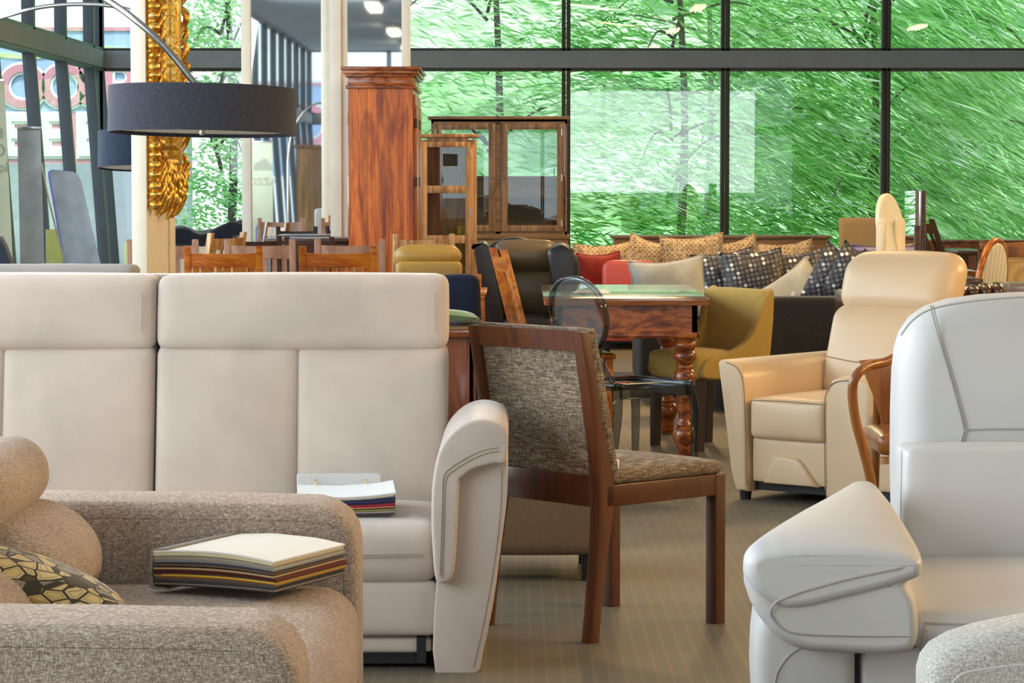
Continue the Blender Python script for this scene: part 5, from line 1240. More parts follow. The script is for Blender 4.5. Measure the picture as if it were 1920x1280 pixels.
for a, b, kx, hgx in ((815, 929, 925, 817), (939, 1057, 945, 1053)):
    glass_cab_door(hu, hx(a), hx(b), hz2(434), hz2(232), YG - 0.012, 0.062, MT['sheez'], [(hz2(434), hz2(422)), (hz2(243), hz2(232))], (hx(kx), hz2(333)), (hx(hgx), [hz2(248), hz2(333), hz2(418)]))

# ================================================================ BLACK WING CHAIR
YWg = 15.6
wg = thing('wing_armchair', 'black-brown leather wing armchair left of the rosewood table', 'armchair', (HX(990, YWg), YWg + 0.35, 0))
q = lambda px, py, Y=YWg: (HX(px, Y), HZ(py, Y))
bf = lambda v: Vector((v.x, v.y + (v.z - 0.4) * 0.15, v.z))
obj('backrest', G().prism(bez2([q(*p, YWg + .45) for p in ((905, 640), (905, 480), (915, 462), (945, 448), (975, 446), (1010, 455), (1040, 466), (1052, 480), (1056, 640))], 4), YWg + 0.45, YWg + 0.62, 0.04, 4), MT['blackl'], wg, world=True, ang=60)
obj('head_cushion', G().soft(HX(925, YWg + .38), HX(1046, YWg + .38), YWg + 0.36, YWg + 0.50, HZ(508, YWg + .38), HZ(452, YWg + .38), 0.06, (0, 0.03, 0.01), 12), MT['wing_lit'], wg, world=True)
obj('back_cushion', G().soft(HX(930, YWg + .38), HX(1048, YWg + .38), YWg + 0.38, YWg + 0.50, 0.52, HZ(506, YWg + .38), 0.04, (0, 0.03, 0), 12), MT['wing_lit'], wg, world=True)
for pts in ([(886, 466), (889, 470), (905, 580), (925, 700), (948, 700), (944, 600), (925, 500), (922, 470), (905, 455)], [(1026, 480), (1040, 463), (1062, 460), (1080, 475), (1086, 510), (1078, 600), (1066, 700), (1040, 700), (1038, 560)]):
    obj('wing', G().prism(bez2([q(*p) for p in pts], 3), YWg + 0.02, YWg + 0.55, 0.035, 4), MT['blackl'], wg, world=True, ang=60)
obj('seat_cushion', G().soft(HX(940, YWg), HX(1046, YWg), YWg - 0.05, YWg + 0.45, 0.36, 0.53, 0.05, (0, 0.01, 0.02), 12), MT['blackl'], wg, world=True)
obj('base', G().soft(HX(925, YWg), HX(1066, YWg), YWg, YWg + 0.55, 0.12, 0.40, 0.03, n=8), MT['blackl'], wg, world=True)
for x in (HX(930, YWg), HX(1050, YWg)):
    for y in (YWg + 0.03, YWg + 0.5): obj('foot', G().box(x, x + 0.04, y, y + 0.04, 0, 0.13), MT['black'], wg, world=True)

# ================================================================ MUSTARD LEATHER ARMCHAIR
Ymu = 16.6
mu = thing('armchair', 'mustard leather armchair between the red-brown wardrobe and the black wing chair', 'armchair', (HX(810, Ymu), Ymu + 0.35, 0))
obj('back_cushion', G().soft(HX(740, Ymu), HX(862, Ymu), Ymu + 0.02, Ymu + 0.26, HZ(500, Ymu), HZ(462, Ymu), 0.06, (0.01, 0.01, 0.012), 12), MT['must'], mu, world=True)
obj('back_panel', G().soft(HX(742, Ymu), HX(866, Ymu), Ymu - 0.03, Ymu + 0.12, 0.15, HZ(490, Ymu), 0.03, n=10), MT['must'], mu, world=True)
obj('seat', G().soft(HX(742, Ymu), HX(866, Ymu), Ymu + 0.1, Ymu + 0.8, 0.12, 0.45, 0.04, n=8), MT['must'], mu, world=True)
for x in (HX(745, Ymu), HX(850, Ymu)):
    for y in (Ymu, Ymu + 0.7): obj('foot', G().box(x, x + 0.05, y, y + 0.05, 0, 0.16), MT['black'], mu, world=True)

# ================================================================ FAR SOFA WITH DAMASK CUSHIONS AND SIDEBOARD
Yf = 22.4
fs = thing('sofa', 'low taupe sofa carrying the beige damask cushions, in front of the windows', 'sofa', (HX(1300, Yf), Yf, 0))
obj('seat', G().soft(HX(1085, Yf), HX(1530, Yf), Yf - 1.15, Yf, 0.08, 0.46, 0.05, n=10), MT['sand'], fs, world=True)
obj('backrest', G().soft(HX(1085, Yf), HX(1530, Yf), Yf + 0.02, Yf + 0.22, 0.08, HZ(470, Yf), 0.05, n=10), MT['sand'], fs, world=True)
obj('armrest', G().soft(HX(1068, Yf), HX(1086, Yf), Yf - 0.7, Yf + 0.2, 0.08, 0.58, 0.03, n=8), MT['sand'], fs, world=True)
obj('armrest', G().soft(HX(1530, Yf), HX(1548, Yf), Yf - 0.7, Yf + 0.2, 0.08, 0.58, 0.03, n=8), MT['sand'], fs, world=True)
for x in (HX(1075, Yf), HX(1530, Yf)):
    for y in (Yf - 1.05, Yf + 0.1): obj('foot', G().box(x, x + 0.05, y, y + 0.05, 0, 0.09), MT['black'], fs, world=True)
def cushion(name, label, cx, cy, Y, wpx, hpx, mat, tilt=0, yaw=0, lean=12, t=0.15, group=None, sag=0.06, seed=0, cat='pillow'):
    w, h = wpx * Y / F, hpx * Y / F
    p = at(cx, cy, Y)
    o_ = thing(name, label, cat, (p.x, p.y, p.z - h / 2), 0, group)
    M = Matrix.Translation((0, 0, h / 2)) @ Matrix.Rotation(R(yaw), 4, 'Z') @ Matrix.Rotation(R(-lean), 4, 'X') @ Matrix.Rotation(R(tilt), 4, 'Y')
    obj('pillow_body', G().pillow(w, h, t, 16, sag=sag, M=M, seed=seed), mat, o_)
    # piping cord round the rim
    pts = []
    for k in range(48):
        a = 2 * PI * k / 48; c, s_ = math.cos(a), math.sin(a); m_ = max(abs(c), abs(s_)); u, v = c / m_, s_ / m_
        x = w / 2 * u * (1 - 0.07 * (1 - v * v)); z = h / 2 * v * (1 - 0.09 * (1 - u * u))
        if v > 0: z -= sag * h * (1 - u * u) * v
        pts.append((x, 0, z))
    obj('piping', G().tube(pts, 0.006, 6, closed=True, M=M), mat, o_)
    return o_
G1 = 'beige damask cushions on the far sofa'
cushion('throw_pillow', 'beige damask cushion at the left end of the far sofa, behind the red one', 1132, 494, 22.0, 112, 82, MT['damask'], -2, 8, 14, group=G1, seed=1)
cushion('throw_pillow', 'beige damask cushion with one corner pointing up, second from the left on the far sofa', 1212, 486, 21.8, 84, 84, MT['damask'], 14, -14, 10, group=G1, seed=2)
cushion('throw_pillow', 'largest beige damask cushion, in the middle of the far sofa', 1299, 482, 21.6, 120, 86, MT['damask'], -4, 0, 10, group=G1, seed=3)
cushion('throw_pillow', 'beige damask cushion just right of the largest one on the far sofa', 1388, 484, 21.8, 84, 78, MT['damask'], -14, 16, 10, group=G1, seed=4)
cushion('throw_pillow', 'beige damask cushion at the right end of the far sofa', 1474, 490, 22.0, 104, 78, MT['damask'], -5, -4, 14, group=G1, seed=5)
cushion('throw_pillow', 'dark red velvet cushion on the far sofa', 1123, 506, 21.55, 82, 68, MT['redv'], -3, 0, 8, seed=6, t=0.13)
Ys_ = 24.6
sd = thing('sideboard', 'long brown wooden sideboard behind the damask cushions, under the middle window', 'cabinet', (HX(1352, Ys_), Ys_ + 0.2, 0))
obj('top', G().box(HX(1146, Ys_), HX(1558, Ys_), Ys_ - 0.02, Ys_ + 0.45, HZ(447, Ys_), HZ(442, Ys_), 0.004), MT['sheex'], sd, world=True)
obj('body', G().box(HX(1152, Ys_), HX(1552, Ys_), Ys_, Ys_ + 0.42, 0, HZ(447, Ys_)), MT['sheex'], sd, world=True)
for k in range(4):
    d_ = obj('drawer', G().box(HX(1156 + k * 99, Ys_), HX(1249 + k * 99, Ys_), Ys_ - 0.012, Ys_, HZ(500, Ys_), HZ(458, Ys_), 0.004), MT['sheex'], sd, world=True)
    obj('knob', G().ball((HX(1202 + k * 99, Ys_), Ys_ - 0.02, HZ(480, Ys_)), 0.012, 0.012, 0.012), MT['black'], d_, world=True)

# ================================================================ CORAL RED CHAIR AND SILVER CUSHION
Yr = 18.6
rc = thing('armchair', 'coral red leather chair with a rounded square back, behind the rosewood table', 'chair', (HX(1170, Yr), Yr + 0.2, 0))
obj('backrest', G().prism([(HX(a_, Yr), HZ(b_, Yr)) for a_, b_ in ((1131, 640), (1130, 505), (1132, 496), (1140, 490), (1152, 488), (1215, 488), (1226, 492), (1230, 505), (1230, 640))], Yr, Yr + 0.10, 0.028, 4), MT['red'], rc, world=True, ang=60)
obj('seat', G().soft(HX(1131, Yr), HX(1230, Yr), Yr + 0.02, Yr + 0.5, 0.30, 0.46, 0.03, n=8), MT['red'], rc, world=True)
for x in (HX(1136, Yr), HX(1218, Yr)):
    for y in (Yr + 0.03, Yr + 0.44): obj('leg', G().box(x, x + 0.03, y, y + 0.03, 0, 0.31), MT['black'], rc, world=True)
# dotted corner sofa, charcoal body
Ya = 15.6
ds = thing('sofa', 'charcoal corner sofa with dotted back cushions, behind the mustard dining chair', 'sofa', (HX(1470, Ya), Ya + 0.9, 0))
obj('arm', G().soft(HX(1340, Ya), HX(1640, Ya), Ya, Ya + 0.18, 0.05, HZ(557, Ya), 0.025, (0, 0, 0.002), 12), MT['char'], ds, world=True)
obj('seat', G().soft(HX(1335, Ya), 2.0, Ya + 0.18, Ya + 2.0, 0.06, 0.42, 0.04, n=8), MT['char'], ds, world=True)
obj('backrest', G().soft(HX(1195, 17.7), 2.2, 17.72, 17.9, 0.06, HZ(505, 17.8), 0.04, n=8), MT['char'], ds, world=True)
obj('backrest', G().soft(2.02, 2.22, Ya, 17.75, 0.06, 0.72, 0.04, n=8), MT['char'], ds, world=True)
obj('seat', G().soft(HX(1195, 17.0), HX(1335, Ya) + .02, Ya + 1.0, 17.72, 0.06, 0.42, 0.04, n=8), MT['char'], ds, world=True)
for x in (1.2, 1.9):
    for y in (Ya + 0.06, 17.6): obj('foot', G().box(x, x + 0.05, y, y + 0.05, 0, 0.07), MT['black'], ds, world=True)
G2 = 'dotted black cushions on the corner sofa'
cushion('sofa_cushion', 'dotted black back cushion beside the silver one, leftmost of the dotted cushions', 1362, 520, 17.1, 120, 104, MT['dots'], -8, 6, 16, 0.20, G2, 0.03, 11)
cushion('sofa_cushion', 'dotted black back cushion in the middle of the corner sofa', 1412, 524, 16.9, 118, 116, MT['dots'], -5, 0, 18, 0.2, G2, 0.03, 12)
cushion('sofa_cushion', 'dotted black back cushion directly behind the pale floral cushion', 1482, 530, 17.0, 122, 124, MT['dots'], -4, -6, 18, 0.2, G2, 0.03, 13)
cushion('throw_pillow', 'silver grey velvet cushion leaning in the corner sofa behind the table', 1254, 540, 16.3, 142, 118, MT['greyv'], -5, 4, 14, 0.18, None, 0.05, 14)
cushion('throw_pillow', 'pale floral cushion leaning between the dotted cushions', 1490, 545, 16.3, 112, 82, MT['floral'], -38, -8, 20, 0.12, None, 0.03, 15)
cushion('sofa_cushion', 'dotted black cushion standing on edge, left one of the leaning stack', 1548, 520, 16.2, 58, 128, MT['dots'], 26, -30, 8, 0.18, G2, 0.02, 16)
cushion('sofa_cushion', 'dotted black cushion standing on edge, middle one of the leaning stack', 1578, 520, 16.15, 60, 130, MT['dots'], 28, -30, 8, 0.18, G2, 0.02, 17)
cushion('sofa_cushion', 'dotted black cushion standing on edge, rightmost, next to the beige headrest', 1614, 530, 16.1, 64, 112, MT['dots'], 34, -26, 8, 0.17, G2, 0.02, 18)
pt = thing('price_card', 'small white card tucked behind the arm of the charcoal sofa', 'card', (HX(1482, 15.95), 15.95, HZ(562, 15.95)))
obj('card', G().quadpanel((-0.012, 0, -0.03), (0.012, 0, -0.02), (0.03, 0.004, 0.05), (0.008, 0.004, 0.045), 0.002), MT['paper'], pt)

# ================================================================ RIGHT BACKGROUND
Yq = 22.6
bcx = thing('dining_chair', 'sand coloured square-backed chair left of the ivory oval mirror', 'chair', (HX(1620, Yq), Yq, 0))
obj('backrest', G().soft(HX(1577, Yq), HX(1668, Yq), Yq, Yq + 0.09, 0.30, HZ(408, Yq), 0.02, n=10, fn=lambda v: Vector((v.x - (v.z - 0.5) * 0.03, v.y, v.z))), MT['sand'], bcx, world=True)
obj('seat', G().soft(HX(1580, Yq), HX(1668, Yq), Yq + 0.05, Yq + 0.5, 0.33, 0.47, 0.03, n=8), MT['sand'], bcx, world=True)
for x in (HX(1582, Yq), HX(1656, Yq)):
    for y in (Yq + 0.01, Yq + 0.44): obj('leg', G().box(x, x + 0.04, y, y + 0.04, 0, 0.34), MT['legd'], bcx, world=True)
cushion('throw_pillow', 'purple striped cushion in front of the sand coloured chair', 1628, 486, 19.0, 64, 52, MT['purple'], 6, 0, 14, 0.12, None, 0.0, 20)
pst = thing('armchair', 'dark plum armchair under the purple striped cushion', 'armchair', (HX(1640, 19.4), 19.3, 0))
obj('seat', G().soft(HX(1590, 19.0), HX(1700, 19.0), 18.8, 19.5, 0, HZ(508, 19.0), 0.05, n=8), MT['navyd'], pst, world=True)
obj('backrest', G().soft(HX(1600, 19.4), HX(1712, 19.4), 19.4, 19.55, 0, HZ(476, 19.4), 0.05, n=8), MT['navyd'], pst, world=True)
# ivory dressing table with oval mirror
Yo = 17.3
om = thing('dressing_mirror', 'ivory oval swing mirror between two rounded posts', 'mirror', (HX(1670, Yo), Yo, 0))
yaw = R(52)
Mo = Matrix.Translation(at(1672, 428, Yo)) @ Matrix.Rotation(yaw, 4, 'Z') @ Matrix.Rotation(R(-9), 4, 'X')
ow, oh = 0.148, 0.222
ell = [(ow * math.cos(2 * PI * k / 40), oh * math.sin(2 * PI * k / 40)) for k in range(40)]
obj('oval_frame', G().prism(ell, -0.004, 0.028, 0.006, 2, M=Mo), MT['ivory'], om, world=True, ang=50)
obj('back_board', G().prism([(x * 0.95, z * 0.95) for x, z in ell], -0.008, -0.0035, M=Mo), plain('grey_board', '#d9d8cc', 0.6), om, world=True)
zb3 = HZ(483, Yo)
for a_, b_ in ((1637, 1655), (1678, 1697)):
    w_ = (HX(b_, Yo) - HX(a_, Yo)); cx_ = (HX(a_, Yo) + HX(b_, Yo)) / 2; dy_ = 0.09 if a_ > 1660 else -0.5
    zt5 = HZ(407 if a_ > 1660 else 409, Yo)
    g = G().prism([(cx_ - w_ / 2, zb3), (cx_ + w_ / 2, zb3)] + [(cx_ + w_ / 2 * math.cos(t), zt5 - w_ / 2 + w_ / 2 * math.sin(t)) for t in [k * PI / 8 for k in range(9)]], Yo - 0.025 + dy_ * 0.3, Yo + 0.025 + dy_ * 0.3, 0.004)
    g.box(cx_ - w_ * 0.28, cx_ + w_ * 0.28, Yo - 0.031 + dy_ * 0.3, Yo - 0.02 + dy_ * 0.3, zb3, zt5 - w_ * 0.6, 0.003)
    obj('post', g, MT['ivory'], om, world=True)
obj('mirror_foot', G().box(HX(1636, Yo), HX(1704, Yo), Yo - 0.19, Yo + 0.10, zb3 - 0.02, zb3, 0.005), MT['ivory'], om, world=True)
obj('table_body', G().box(HX(1637, Yo), HX(1740, Yo), Yo - 0.18, Yo + 0.22, 0.62, zb3 - 0.02, 0.004), MT['ivory'], om, world=True)
for x in (HX(1640, Yo), HX(1730, Yo)):
    for y in (Yo - 0.16, Yo + 0.17): obj('leg', G().box(x, x + 0.035, y, y + 0.035, 0, 0.63), MT['ivory'], om, world=True)
Yk = 18.2
km = thing('standing_mirror', 'tall dark framed swing mirror seen almost edge-on, right of the ivory oval mirror', 'mirror', (HX(1703, Yk), Yk, 0))
obj('frame', G().box(HX(1703, Yk), HX(1712, Yk), Yk - 0.55, Yk + 0.03, 0.25, HZ(357, Yk), 0.004), MT['darkw'], km, world=True, ang=30)
obj('mirror_plate', G().box(HX(1694.5, Yk), HX(1703, Yk), Yk - 0.50, Yk - 0.02, 0.3, HZ(357.5, Yk)), MT['mirror'], km, world=True)
obj('post', G().box(HX(1690, Yk), HX(1701, Yk), Yk - 0.60, Yk - 0.56, 0, HZ(420, Yk), 0.004), MT['darkw'], km, world=True)
obj('post', G().box(HX(1690, Yk), HX(1701, Yk), Yk + 0.05, Yk + 0.09, 0, HZ(420, Yk), 0.004), MT['darkw'], km, world=True)
obj('foot', G().box(HX(1686, Yk), HX(1716, Yk), Yk - 0.62, Yk + 0.1, 0, 0.05, 0.01), MT['darkw'], km, world=True)
# long low sideboard under the right windows
Yz = 25.4
s2 = thing('sideboard', 'reddish wooden sideboard with a bright top under the right windows', 'cabinet', (HX(1830, Yz), Yz + 0.2, 0))
obj('top', G().box(HX(1690, Yz), HX(1990, Yz), Yz - 0.02, Yz + 0.5, HZ(455, Yz), HZ(450, Yz), 0.004), MT['rosex'], s2, world=True)
obj('body', G().box(HX(1694, Yz), HX(1986, Yz), Yz, Yz + 0.48, 0, HZ(455, Yz)), MT['rosex'], s2, world=True)
for k in range(4): obj('drawer', G().box(HX(1700 + k * 71, Yz), HX(1766 + k * 71, Yz), Yz - 0.012, Yz, HZ(478, Yz), HZ(460, Yz), 0.004), MT['rosex'], s2, world=True)
# tables
def table(name, label, x0, x1, pyt, Y, depth, mat, th=0.035, leg=0.05):
    z = HZ(pyt, Y); a, b = HX(x0, Y), HX(x1, Y)
    t = thing(name, label, 'table', ((a + b) / 2, Y + depth / 2, 0))
    obj('table_top', G().box(a, b, Y, Y + depth, z - th, z, 0.004), mat, t, world=True)
    for x in (a + 0.03, b - 0.03 - leg):
        for y in (Y + 0.03, Y + depth - 0.03 - leg): obj('leg', G().box(x, x + leg, y, y + leg, 0, z - th), mat, t, world=True)
    return t
table('dining_table', 'dark table in front of the row of dark tall-backed chairs', 1795, 1850, 470, 22.4, 0.8, MT['darkw'])
t_ = table('dining_table', 'glossy table reflecting the trees, under the striped oval-backed chair', 1780, 1835, 508, 17.9, 1.1, MT['roset'])
table('coffee_table', 'dark brown thick-topped table behind the beige headrest', 1790, 1844, 523, 15.0, 0.7, MT['darkw'], 0.06)
table('dining_table', 'grey-brown table corner above the white sofa at the right edge', 1893, 1990, 531, 14.6, 0.28, plain('grey_brown_wood', '#8c7a6b', 0.15), 0.06)
# upholstered show chairs
def show_chair(name, label, px0_, px1_, pyt, Y, fr, pad, rz=0.0, top=16):
    h = HZ(pyt, Y); w = (px1_ - px0_) * Y / F; s = Y / F
    t = thing(name, label, 'chair', (HX((px0_ + px1_) / 2, Y), Y + 0.2, 0), rz)
    for x in (-w / 2 + 0.02, w / 2 - 0.02):
        obj('leg', G().prism([(-0.20, 0), (-0.17, 0.45), (-0.22, h - 0.01), (-0.185, h - 0.01), (-0.135, 0.45), (-0.165, 0)], x - 0.02, x + 0.02, 0.004, axis='x'), fr, t, ang=30)
        obj('leg', G().box(x - 0.02, x + 0.02, 0.18, 0.22, 0, 0.43, 0.003), fr, t)
    N = 10; pts = [(-w / 2 + w * i / N, h - 0.012 - 0.012 * (1 - (2 * i / N - 1) ** 2)) for i in range(N + 1)] + [(w / 2 - w * i / N, h - top * s - 0.014) for i in range(N + 1)]
    obj('top_rail', G().prism(pts, -0.225, -0.185, 0.004), fr, t, ang=40)
    obj('back_pad', G().soft(-w / 2 + 0.035, w / 2 - 0.035, -0.215, -0.165, 0.52, h - top * s - 0.02, 0.012, (0, 0.01, 0), 10), pad, t)
    obj('seat', G().soft(-w / 2, w / 2, -0.18, 0.22, 0.43, 0.50, 0.02, (0, 0, 0.015), 10), pad, t)
    return t
show_chair('dining_chair', 'gold lattice upholstered chair with a brown frame, behind the striped oval-backed chair', 1834, 1934, 449, 20.2, MT['bentw'], MT['lattice'])
show_chair('dining_chair', 'brown framed chair with gold lattice pad cut by the right edge of the picture', 1872, 1990, 456, 17.2, MT['bentw'], MT['lattice'], 0, 22)
Yst = 16.2
oc = thing('dining_chair', 'ivory striped oval-backed chair seen at an angle, right of the beige headrest', 'chair', (HX(1832, Yst) - 0.17, Yst + 0.1, 0), R(58))
el = [(0.20 * math.cos(2 * PI * k / 36), 0.72 + 0.245 * math.sin(2 * PI * k / 36)) for k in range(36)]
Moc = Matrix.Translation((0, -0.2, 0)) @ Matrix.Rotation(R(7), 4, 'X')
obj('oval_frame', G().tube([(x, 0.0, z) for x, z in el], 0.019, 10, closed=True, M=Moc), MT['orangez'], oc)
obj('back_pad', G().prism([(x * 0.94, 0.72 + (z - 0.72) * 0.95) for x, z in el], -0.022, 0.030, 0.014, 3, M=Moc), MT['stripe'], oc, ang=60)
obj('seat', G().soft(-0.24, 0.24, -0.2, 0.24, 0.40, 0.50, 0.03, (0, 0, 0.02), 10), MT['stripe'], oc)
for s_ in (-1, 1):
    obj('arm', G().tube(bez([(s_ * 0.20, -0.2, 0.64), (s_ * 0.25, 0.0, 0.66), (s_ * 0.25, 0.12, 0.62), (s_ * 0.24, 0.14, 0.45)], 5), 0.014, 8), MT['ivory'], oc)
    for y in (-0.19, 0.20): obj('leg', G().tube([(s_ * 0.2, y, 0.42), (s_ * 0.2, y * 1.05, 0)], [0.022, 0.012], 10), MT['orangez'], oc)
obj('back_stay', G().box(-0.05, 0.05, -0.225, -0.19, 0.42, 0.52), MT['orangez'], oc)
# brown buttoned leather sofa behind the beige headrest
Yb = 13.9
bl = thing('sofa', 'brown buttoned leather sofa, mostly hidden behind the beige reclining sofa', 'sofa', (HX(1740, Yb), Yb + 0.4, 0))
g = G().soft(HX(1602, Yb), HX(1890, Yb), Yb, Yb + 0.24, 0.12, HZ(548, Yb), 0.08, n=12)
for k in range(12): g.ball((HX(1622 + k * 23, Yb), Yb + 0.10, HZ(549, Yb)), 0.042, 0.10, 0.045 + 0.008 * math.sin(k * 1.3))
obj('backrest', g, MT['brownl'], bl, world=True, ang=70)
obj('arm', G().soft(HX(1598, Yb), HX(1625, Yb), Yb - 0.1, Yb + 0.8, 0.1, HZ(552, Yb), 0.07, n=10), MT['brownl'], bl, world=True)
obj('arm', G().soft(HX(1870, Yb), HX(1905, Yb), Yb - 0.0, Yb + 0.8, 0.1, HZ(552, Yb), 0.07, n=10), MT['brownl'], bl, world=True)
obj('seat', G().soft(HX(1610, Yb), HX(1885, Yb), Yb + 0.2, Yb + 0.8, 0.12, 0.42, 0.04, n=8), MT['brownl'], bl, world=True)
for x in (HX(1606, Yb), HX(1880, Yb)):
    for y in (Yb + 0.05, Yb + 0.72): obj('foot', G().lathe([(0.02, 0), (0.03, 0.13)], 12, Matrix.Translation((x + 0.02, y, 0))), MT['legd'], bl, world=True)

# ================================================================ LEFT BACKGROUND
Yl = 10.6
gs = thing('sofa', 'dark grey sofa back showing as a strip at the left edge', 'sofa', (HX(100, Yl), Yl + 0.4, 0))
obj('backrest', G().soft(HX(-60, Yl), HX(252, Yl), Yl, Yl + 0.22, 0.12, HZ(497, Yl), 0.035, n=12), plain('grey_felt', '#9b958f', 0.85), gs, world=True)
obj('seat', G().soft(HX(-60, Yl), HX(252, Yl), Yl + 0.2, Yl + 0.8, 0.12, 0.44, 0.04, n=8), plain('grey_felt_seat', '#9b958f', 0.85), gs, world=True)
for x in (HX(-50, Yl), HX(236, Yl)):
    for y in (Yl + 0.03, Yl + 0.7): obj('foot', G().box(x, x + 0.04, y, y + 0.04, 0, 0.13), MT['black'], gs, world=True)
Yr1 = 19.4
r1 = thing('rollup_banner', 'sage green roll-up banner at the left edge of the picture', 'banner', (HX(-20, Yr1), Yr1, 0))
xa, xb2 = HX(-90, Yr1), HX(12, Yr1)
obj('sheet', G().prism([(xa, 0.06), (HX(31, Yr1), 0.06), (HX(11, Yr1), HZ(152, Yr1)), (xa - 0.05, HZ(152, Yr1))], Yr1, Yr1 + 0.01), MT['bannerc'], r1, world=True)
obj('rail', G().box(xa - 0.05, xb2, Yr1 - 0.01, Yr1 + 0.02, HZ(152, Yr1), HZ(148, Yr1)), MT['chrome'], r1, world=True)
obj('base', G().box(xa, HX(33, Yr1), Yr1 - 0.08, Yr1 + 0.10, 0, 0.06, 0.01), MT['chrome'], r1, world=True)
p = at(-14, 283, Yr1)
text_part('AZZO', 0.13, (p.x - r1.location.x - 0.09, -0.004, p.z), (PI / 2, 0, 0), greyt, r1, 'printed_text', 0.001, 0)
p = at(-14, 314, Yr1)
text_part('www.pl', 0.10, (p.x - r1.location.x - 0.045, -0.004, p.z), (PI / 2, 0, 0), greyt, r1, 'printed_text', 0.001, 0)
obj('printed_emblem', G().prism([(HX(-60, Yr1), HZ(259, Yr1)), (HX(8, Yr1), HZ(259, Yr1)), (HX(8, Yr1), HZ(243, Yr1)), (HX(-6, Yr1), HZ(232, Yr1)), (HX(-40, Yr1), HZ(236, Yr1))], Yr1 - 0.004, Yr1), greyt, r1, world=True)
Yr2 = 20.2
r2 = thing('display_board', 'tall narrow grey mirror board with a chrome top clip, beside the sage banner', 'mirror', (HX(60, Yr2), Yr2, 0))
obj('mirror_plate', G().prism([(HX(40, Yr2), 0.05), (HX(86, Yr2), 0.05), (HX(78, Yr2), HZ(243, Yr2)), (HX(35, Yr2), HZ(241, Yr2))], Yr2, Yr2 + 0.012), plain('silvered_board', '#b4b9bf', 0.35, 0.25, 0.2), r2, world=True)
obj('clip', G().box(HX(35, Yr2), HX(80, Yr2), Yr2 - 0.012, Yr2 + 0.022, HZ(243, Yr2), HZ(237, Yr2), 0.003), MT['chrome'], r2, world=True)
obj('base', G().box(HX(34, Yr2), HX(92, Yr2), Yr2 - 0.08, Yr2 + 0.1, 0, 0.055, 0.01), MT['chrome'], r2, world=True)
obj('stay', G().tube(bez([(HX(78, Yr2), Yr2 + 0.03, HZ(305, Yr2)), (HX(92, Yr2), Yr2 + 0.05, HZ(380, Yr2)), (HX(118, Yr2), Yr2 + 0.08, HZ(495, Yr2)), (HX(150, Yr2), Yr2 + 0.1, 0.02)], 5), 0.007, 8), MT['chrome'], r2, world=True)
Yr3 = 21.0
r3 = thing('display_board', 'leaning grey mirror board with rounded top corners, left of the navy lamp shade', 'mirror', (HX(140, Yr3), Yr3, 0))
rp = [(HX(x, Yr3), HZ(y, Yr3)) for x, y in ((128, 540), (182, 540), (160, 370), (154, 342), (147, 326), (138, 322), (105, 319), (97, 322), (96, 330), (101, 360))]
obj('mirror_plate', G().prism([(HX(150, Yr3), 0.02), (HX(225, Yr3), 0.02)] + rp[2:], Yr3, Yr3 + 0.012), plain('silvered_board_pale', '#bcc3cf', 0.35, 0.25, 0.2), r3, world=True)
obj('backing', G().prism([(x - 0.02, z + 0.004) for x, z in [(HX(150, Yr3), 0.02), (HX(225, Yr3), 0.02)] + rp[2:]], Yr3 + 0.013, Yr3 + 0.025), plain('violet_poster', '#8f95e0', 0.7), r3, world=True)
o = center(obj('poster_board', G().box(HX(86, 21.6), HX(124, 21.6), 21.6, 21.62, 0, HZ(430, 21.6)), plain('yellow_poster', '#e2ea8a', 0.7)))
tag(o, 'yellow-green poster board standing behind the two mirror boards', 'poster')
Ybc = 15.0
bc = thing('armchair', 'black armchair corner at the left edge, in front of the sage banner', 'armchair', (HX(-30, Ybc), Ybc + 0.2, 0))
obj('backrest', G().prism([(HX(-90, Ybc), 0.1), (HX(24, Ybc), 0.1), (HX(18, Ybc), HZ(490, Ybc)), (HX(8, Ybc), HZ(462, Ybc)), (HX(-2, Ybc), HZ(443, Ybc)), (HX(-90, Ybc), HZ(435, Ybc))], Ybc, Ybc + 0.14, 0.02), MT['navyd'], bc, world=True, ang=50)
obj('seat', G().soft(HX(-90, Ybc), HX(22, Ybc), Ybc + 0.12, Ybc + 0.6, 0.1, 0.45, 0.03, n=8), MT['navyd'], bc, world=True)
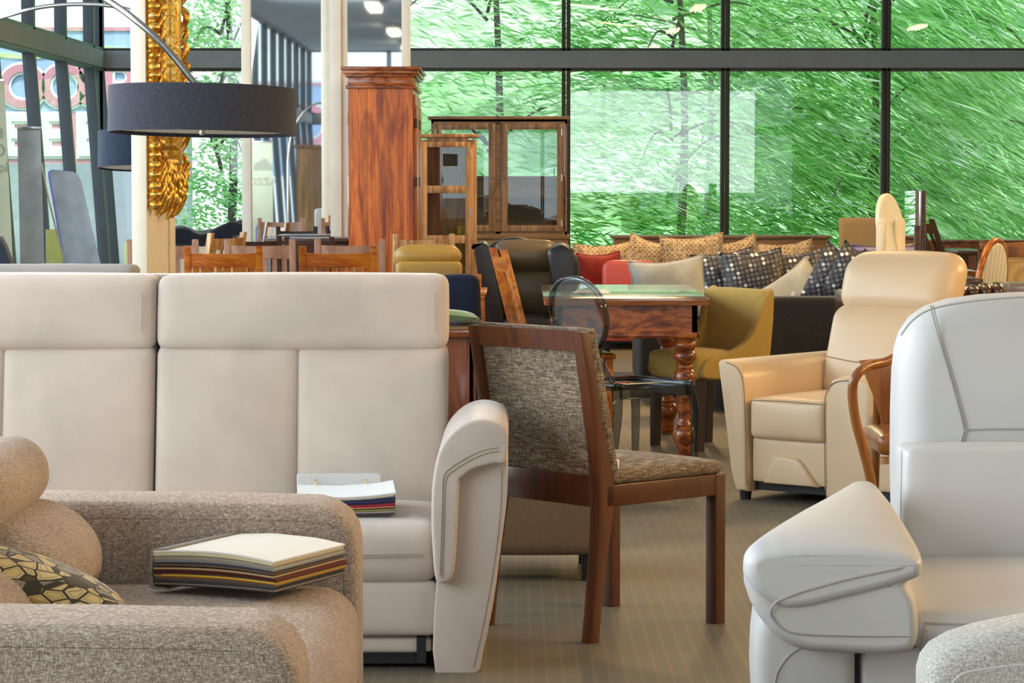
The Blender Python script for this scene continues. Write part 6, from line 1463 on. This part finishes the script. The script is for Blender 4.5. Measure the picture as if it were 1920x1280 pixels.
for x in (HX(-85, Ybc), HX(8, Ybc)):
    for y in (Ybc + 0.02, Ybc + 0.5): obj('foot', G().box(x, x + 0.04, y, y + 0.04, 0, 0.11), MT['black'], bc, world=True)
Ygn = 19.2
gn = thing('armchair', 'pale green armchair, its corner showing left of the cream partition', 'armchair', (HX(262, Ygn), Ygn + 0.2, 0))
obj('backrest', G().soft(HX(230, Ygn), HX(300, Ygn), Ygn, Ygn + 0.14, 0.30, HZ(452, Ygn), 0.04, n=10), plain('pistachio_cloth', '#b9c48a', 0.85), gn, world=True)
obj('seat', G().soft(HX(232, Ygn), HX(300, Ygn), Ygn + 0.1, Ygn + 0.5, 0.1, 0.42, 0.03, n=8), plain('pistachio_cloth_seat', '#b9c48a', 0.85), gn, world=True)
for x in (HX(234, Ygn), HX(285, Ygn)):
    for y in (Ygn + 0.02, Ygn + 0.42): obj('foot', G().box(x, x + 0.04, y, y + 0.04, 0, 0.11), MT['black'], gn, world=True)
# navy day bed with crumpled throw between partition and screen
Yn = 23.0
nd = thing('daybed', 'white framed day bed under the dark navy throw', 'bed', (HX(400, Yn), Yn + 0.5, 0))
obj('frame', G().box(HX(300, Yn), HX(470, Yn), Yn, Yn + 0.9, 0.1, HZ(462, Yn), 0.01), MT['cream'], nd, world=True)
for x in (HX(304, Yn), HX(455, Yn)):
    for y in (Yn + 0.03, Yn + 0.8): obj('foot', G().box(x, x + 0.05, y, y + 0.05, 0, 0.11), MT['cream'], nd, world=True)
def crump(v):
    u = (v.x - HX(320, Yn)) / (HX(460, Yn) - HX(320, Yn))
    return Vector((v.x, v.y, v.z + (0.03 * math.sin(u * 7.2 + 1.7) + 0.05 + 0.05 * u + 0.03 * noise.noise(v * 9)) * max(0, (v.z - HZ(462, Yn)) / 0.08)))
o = center(obj('throw_blanket', G().soft(HX(305, Yn), HX(465, Yn), Yn + 0.05, Yn + 0.5, HZ(461, Yn), HZ(444, Yn), 0.035, n=26, fn=crump), MT['navyd']))
tag(o, 'crumpled dark navy throw on the day bed under the pale tree window', 'blanket')
